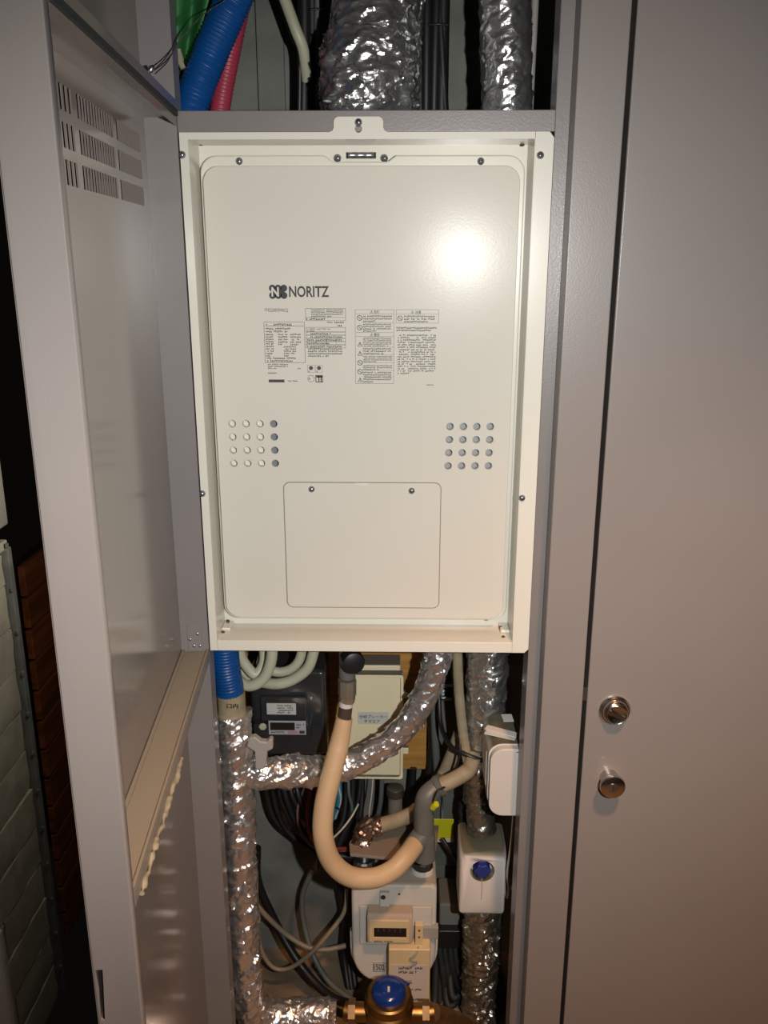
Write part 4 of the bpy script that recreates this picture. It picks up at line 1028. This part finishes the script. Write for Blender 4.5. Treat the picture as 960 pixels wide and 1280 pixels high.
o = MB().box((at(619, 1150, 0.33).x, 0.33, 0.0), (at(628, 1150, 0.33).x, 0.36, at(620, 1146, 0.33).z)).build('support_strip', 'grey_pvc', bevel=0.002); tag(o, 'grey support strip behind the lower right pipe', 'strip')

# white insulated valve cover
VY = 0.13
V = thing('valve_cover', at(603, 1145, 0.18), 'white plastic valve cover with a blue knob, around the right riser', 'valve cover')
vx0, vz0, vx1, vz1 = rect(574.5, 1078, 632, 1144, VY)
mm = MB(); ty = 0.225
prof = [(VY, vz0), (VY, vz1 + 0.002), (VY + 0.005, vz1 + 0.012), (VY + 0.016, vz1 + 0.021), (VY + 0.034, vz1 + 0.026), (ty, vz1 + 0.028), (ty, vz0)]
n_ = len(prof)
mm.add([Vector((x, y, z)) for x in (vx0, vx1) for y, z in prof], [tuple(range(n_ - 1, -1, -1)), tuple(range(n_, 2 * n_))] + [(i, (i + 1) % n_, (i + 1) % n_ + n_, i + n_) for i in range(n_)])
case = mm.build('case', 'white_dusty', V, bevel=0.008, seg=3)
p = at(603, 1089, VY)
cut(case, MB().lathe([(0.0245, -0.01), (0.0245, 0.026)], (p.x, VY, p.z), (0, 1, 0), 32))
mm = MB(); mm.box((p.x - 0.0005, VY - 0.005, vz0 + 0.038), (p.x + 0.0005, VY + 0.006, vz1 + 0.001)); cut(case, mm)
pts = []
for k in range(36):
    a_ = 2 * math.pi * k / 36; rr2 = 0.0150 + 0.0022 * math.cos(6 * a_); pts.append((p.x + rr2 * math.cos(a_), p.z - 0.002 + rr2 * math.sin(a_)))
kn = MB().prism(pts, VY - 0.001, VY + 0.024).build('knob', 'blue_knob', V, bevel=0.002)
MB().box((p.x - 0.009, VY + 0.002, p.z + 0.008), (p.x + 0.009, VY + 0.022, p.z + 0.022)).build('knob_lever', 'blue_knob', kn, bevel=0.003)

# white box hung on the right
WYb = 0.05
Wb = thing('junction_box', at(632, 1020, 0.08), 'white rounded plastic box against the right door stop', 'junction box')
bx0, bz0, bx1, bz1 = rect(612, 937, 662, 1020, WYb)
bx1 = 0.2225
ol = rrect(bx0, bz0, bx1 + 0.02, bz1, 0.026, 8); ol = [(min(q_[0], bx1), q_[1]) for q_ in ol]
MB().prism(ol, WYb, 0.066).build('front_cover', 'white_plastic', Wb, bevel=0.003, seg=3)
ol2 = rrect(bx0 - 0.002, bz0 + 0.004, bx1 + 0.02, bz1 + 0.002, 0.026, 8); ol2 = [(min(q_[0], bx1), q_[1]) for q_ in ol2]
MB().prism(ol2, 0.067, 0.175).build('rear_box', 'white_dusty', Wb, bevel=0.002)
MB().box((bx0 - 0.0035, 0.090, bz0 + 0.04), (bx0 + 0.001, 0.094, bz1 - 0.03)).build('side_seam', 'white_plastic', Wb)
p = at(650, 940, WYb); MB().box((p.x - 0.006, WYb - 0.0006, p.z - 0.001), (p.x + 0.0, WYb + 0.001, p.z)).build('mark', 'ink_soft', Wb)
# papers lying on top
zt_ = bz1 + 0.0025
for i, (x_, y_, l_, w_2, rz) in enumerate(((bx1 - 0.032, 0.095, 0.058, 0.016, -22), (bx1 - 0.030, 0.105, 0.060, 0.016, -27), (bx1 - 0.012, 0.150, 0.022, 0.026, 4))):
    M = Matrix.Translation((x_, y_, zt_ + 0.0022 * i)) @ Matrix.Rotation(math.radians(rz), 4, 'Z')
    cxx = [min((M @ Vector((a_, 0, 0))).x, bx1) for a_ in (-l_ / 2, l_ / 2)]
    hl2 = min(l_ / 2, (bx1 - x_) / math.cos(math.radians(rz)) - 0.003)
    o = MB().box((-l_ / 2, -w_2 / 2, 0), (hl2, w_2 / 2, 0.0015), M).build('paper_strip', 'card_white')
    tag(o, ['front folded paper strip lying on the white junction box', 'second folded paper strip lying behind the front one', 'small square paper at the back of the junction box'][i], 'paper', 'papers on the junction box')
# cable out of the box and wall clips
o = MB().tube(pxs((642, 1020, 0.09), (640, 1045, 0.10), (637, 1070, 0.11), (634, 1090, 0.12), (636, 1110, 0.13), (634, 1122, 0.14), (631, 1108, 0.15), (632, 1085, 0.16), (634, 1070, 0.17)), 0.0026, 10, step=0.005).build('cable', 'cable_white'); tag(o, 'thin white cable hanging below the junction box', 'cable')
for px, py, m_ in ((645, 1079, 'brass_dull'), (643, 1109, 'card_white')):
    p = at(px, py, 0.14); o = MB().lathe([(0.0065, 0), (0.0065, 0.003), (0.005, 0.006), (0.001, 0.007)], p, (-0.6, -0.8, 0), 16)
    o.tube([p, p + Vector((0.03, 0.02, 0))], 0.003, 8, step=0.01)
    o = o.build('bolt', m_); tag(o, 'upper dull brass bolt head in the dark beside the valve cover' if py < 1100 else 'lower white bolt head in the dark beside the valve cover', 'bolt')

# brass water meter
Wm = thing('water_meter', at(486, 1290, 0.05), 'brass water meter with a dark blue hinged lid', 'water meter')
c = at(486, 1243, 0.055); r_ = wid(486, 1250, 0.055, 29)
ax = Vector((0, -0.10, 1)).normalized()
MB().lathe([(r_ * 0.8, -0.085), (r_ * 1.03, -0.060), (r_ * 1.08, -0.040), (r_ * 1.08, -0.022), (r_ * 1.0, -0.018), (r_ * 1.02, -0.010), (r_ * 0.98, 0.0), (r_ * 0.90, 0.003), (r_ * 0.76, 0.003)], c, ax, 40).build('body', 'brass', Wm)
lid = MB().lathe([(r_ * 0.72, 0.0), (r_ * 0.74, 0.006), (r_ * 0.725, 0.012), (r_ * 0.66, 0.0175), (r_ * 0.55, 0.0205), (r_ * 0.40, 0.0225), (r_ * 0.22, 0.0235), (0.001, 0.0238)], c, ax, 36).build('lid', 'blue_lid', Wm, ang=50)
p = c + ax * 0.0232
MB().box((p.x - 0.0022, p.y - 0.001 - 0.013, p.z - 0.001), (p.x + 0.0022, p.y + 0.005 - 0.008, p.z + 0.0022)).build('lid_catch', 'card_white', lid)
MB().tube([c + Vector((r_ * 0.5, r_ * 0.72, 0.003)), c + Vector((r_ * 0.85, r_ * 0.45, 0.003))], 0.004, 10, step=0.004).build('lid_hinge', 'blue_lid', lid)
for s in (-1, 1):
    MB().tube([c + Vector((s * r_ * 0.8, 0.0, -0.045)), c + Vector((s * r_ * 1.6, 0.0, -0.045)), c + Vector((s * r_ * 1.9, 0.002, -0.045))], 0.019, 20, step=0.006).build('pipe_stub', 'brass', Wm)
    MB().tube([c + Vector((s * r_ * 1.45, 0.0, -0.045)), c + Vector((s * r_ * 1.75, 0.0, -0.045))], 0.025, 6, step=0.006).build('union_nut', 'brass_dull', Wm, ang=25)
o = MB().tube([c + Vector((r_ * 1.9, 0.002, -0.045)), at(575, 1278, 0.12), at(600, 1290, 0.19)], 0.018, 20, step=0.006).build('brass_pipe', 'brass_dull'); tag(o, 'dull brass pipe running right from the water meter', 'pipe')

# ---------------------------------------------------------------- loose cables
def cable(pts, r_, m_, label, group=None, name='cable'):
    o = MB().tube(pxs(*pts), r_, 12, step=0.006).build(name, m_); tag(o, label, 'cable', group); return o


gb = 'black cables drooping below the branch pipe'
for i, (xs_, dx, dy) in enumerate(((330, 0, 0), (338, 4, 6), (346, 7, -3), (353, 10, 3), (361, 12, -6), (369, 14, 1), (402, 0, -6), (409, 2, -12), (432, -14, -8), (440, -18, -2), (452, -20, 4))):
    if xs_ < 400: yy = 0.345 - 0.0135 * i; pts = [(xs_, 940, 0.335), (xs_ + 3, 990, yy), (xs_ + 18 + dx * .3, 1030 + dy, yy - 0.004), (395 + dx, 1062 + dy, yy - 0.006), (436, 1070 + dy, yy), (470, 1066 + dy, yy + 0.008)]
    else: pts = [(xs_, 940, 0.335), (xs_ + 1, 985, 0.32), (xs_ - 2, 1020, 0.30), (xs_ + dx * .6, 1045 + dy, 0.29), (xs_ + dx, 1064 + dy, 0.285), (xs_ + dx - 2, 1085, 0.30)]
    cable(pts, 0.0062 if i % 3 else 0.0075, 'cable_black', ['leftmost', 'second', 'third', 'fourth', 'fifth', 'sixth', 'seventh', 'eighth', 'ninth', 'tenth', 'rightmost'][i] + ' from left of the black cables drooping below the foil branch', gb)
cable([(384, 950, 0.33), (380, 985, 0.29), (372, 1012, 0.275), (376, 1040, 0.268), (392, 1058, 0.265), (420, 1063, 0.27), (450, 1062, 0.29)], 0.0028, 'cable_brown', 'thin brown cable in the drooping bundle')
cable([(392, 950, 0.33), (388, 985, 0.28), (383, 1015, 0.262), (388, 1045, 0.258), (405, 1060, 0.26), (440, 1061, 0.285)], 0.0048, 'cable_red', 'dark red cable in the drooping bundle left of the beige hose')
cable([(397, 950, 0.34), (395, 985, 0.31), (391, 1015, 0.29), (396, 1042, 0.285), (410, 1056, 0.29)], 0.0042, 'cable_red', 'second dark red cable hidden behind the first')
o = thing('cable', at(420, 1022, 0.27), 'short teal blue cable with a black clip beside the beige hose', 'cable')
MB().tube(pxs((423, 950, 0.31), (424, 985, 0.28), (424, 1000, 0.275), (418, 1022, 0.28)), 0.0062, 12, step=0.005).build('sheath', 'cable_blue', o)
MB().tube(pxs((422, 978, 0.28), (426, 1000, 0.268), (419, 1023, 0.268)), 0.0018, 8, step=0.005).build('core', 'cable_white', o)
MB().tube(pxs((420, 1009, 0.266), (425, 1012, 0.262), (428, 1010, 0.27)), 0.0022, 8, step=0.003).build('clip', 'cable_black', o)
cable([(448, 1005, 0.29), (440, 1020, 0.275), (428, 1036, 0.262), (414, 1050, 0.26)], 0.0022, 'cable_white', 'thin white wire curving behind the beige hose')
cable([(467, 960, 0.32), (465, 990, 0.30), (462, 1012, 0.29), (461, 1034, 0.30)], 0.0016, 'cable_white', 'thin white wire hanging straight below the breaker box')
cable([(436, 960, 0.32), (436, 990, 0.30), (440, 1010, 0.30), (437, 1030, 0.30)], 0.0035, 'cable_grey', 'grey cable below the breaker box left corner')
cable([(452, 960, 0.33), (448, 1000, 0.31), (440, 1020, 0.30), (430, 1050, 0.30)], 0.0055, 'cable_black', 'black cable below the breaker box sweeping left', None)
cable([(478, 960, 0.33), (476, 1000, 0.33), (470, 1030, 0.34)], 0.0055, 'cable_grey', 'dark grey cable hanging behind the thin white wire')
cable([(517, 960, 0.35), (514, 1000, 0.35), (510, 1040, 0.36)], 0.0075, 'cable_black', 'black cable right of the stub pipe')
# lower left cables
cable([(390, 1088, 0.32), (378, 1120, 0.33), (380, 1155, 0.33), (392, 1195, 0.30), (412, 1228, 0.26), (440, 1250, 0.22)], 0.0062, 'cable_grey', 'grey cable swinging down the back wall to the gas meter')
cable([(321, 1060, 0.30), (322, 1100, 0.32), (338, 1140, 0.33), (362, 1185, 0.30), (388, 1222, 0.26), (414, 1246, 0.22), (440, 1256, 0.19)], 0.0098, 'cable_black', 'thick black cable slanting from the left pipe down to the gas meter')
cable([(318, 1128, 0.29), (334, 1146, 0.30), (358, 1168, 0.30), (384, 1184, 0.29), (408, 1187, 0.29), (432, 1182, 0.30)], 0.0060, 'cable_beige', 'beige cable sagging between left pipe and gas meter')
cable([(320, 1090, 0.27), (321, 1140, 0.27), (326, 1185, 0.27), (341, 1209, 0.27), (362, 1210, 0.27), (388, 1192, 0.27), (410, 1168, 0.28), (430, 1140, 0.30), (434, 1110, 0.32)], 0.0050, 'cable_beige', 'brownish cable making a low loop on the shaft floor')
for i, (xa, xb) in enumerate(((426, 434), (432, 439), (437, 430))):
    cable([(xa, 1060, 0.34), (xa - 2, 1100, 0.35), ((xa + xb) / 2, 1140, 0.35), (xb, 1190, 0.345), (xb + 6, 1240, 0.30)], 0.008, 'cable_black', ['leftmost', 'middle', 'rightmost'][i] + ' black cable running down behind the left flank of the gas meter', 'black cables behind the gas meter')
# right side cables
cable([(553, 1048, 0.30), (562, 1062, 0.29), (574, 1080, 0.29), (582, 1100, 0.30)], 0.0045, 'cable_black', 'black cable slanting under the yellow tag')
cable([(551, 810, 0.33), (549, 860, 0.30), (551, 905, 0.26), (563, 932, 0.20), (580, 942, 0.17), (600, 950, 0.165), (612, 952, 0.18)], 0.0048, 'cable_black', 'black cable curving over the beige hose into the white box')
cable([(566, 815, 0.24), (567, 860, 0.23), (573, 905, 0.20), (575, 940, 0.175), (568, 965, 0.18), (556, 985, 0.20), (545, 1000, 0.24)], 0.0026, 'cable_black', 'thin black cable along the slim beige hose')
cable([(544, 850, 0.33), (543, 890, 0.33), (545, 940, 0.33), (548, 985, 0.34)], 0.0085, 'cable_grey', 'grey conduit between the curved foil pipe and the channel')
cable([(537, 880, 0.345), (540, 930, 0.345), (535, 970, 0.34), (525, 1000, 0.33), (512, 1030, 0.33)], 0.0085, 'cable_black', 'black conduit bending behind the grey conduit')
cable([(577, 815, 0.27), (580, 900, 0.27), (581, 960, 0.28)], 0.0075, 'cable_black', 'black cable tucked left of the right foil riser')
for i, (xa, xb, yb) in enumerate(((552, 556, 1262), (558, 566, 1268), (565, 574, 1258), (571, 580, 1248))):
    cable([(xa, 1150, 0.33), (xa - 2, 1185, 0.30), (xa + 2, 1215, 0.28), (xb, yb - 15, 0.27), (xb - 12, yb, 0.25), (xa - 8, yb - 20, 0.27), (xa - 6, 1190, 0.31)], 0.0085, 'rubber', ['leftmost', 'second', 'third', 'rightmost'][i] + ' black cable loop bundled right of the gas meter', 'black cable loops right of the gas meter')
o = thing('connector_box', at(566, 1185, 0.28), 'dark connector block with a dusty top right of the gas meter', 'connector')
x0, z0, x1, z1 = rect(548, 1164, 577, 1186, 0.27)
MB().box((x0, 0.27, z0), (x1, 0.36, z1)).build('block', 'black_plastic', o, bevel=0.003)
x0, z0, x1, z1 = rect(549, 1130, 578, 1164, 0.29)
MB().box((x0, 0.29, z0 + 0.002), (x1, 0.38, z1)).build('upper_block', 'bracket_dusty', o, bevel=0.006)

flush_texts()
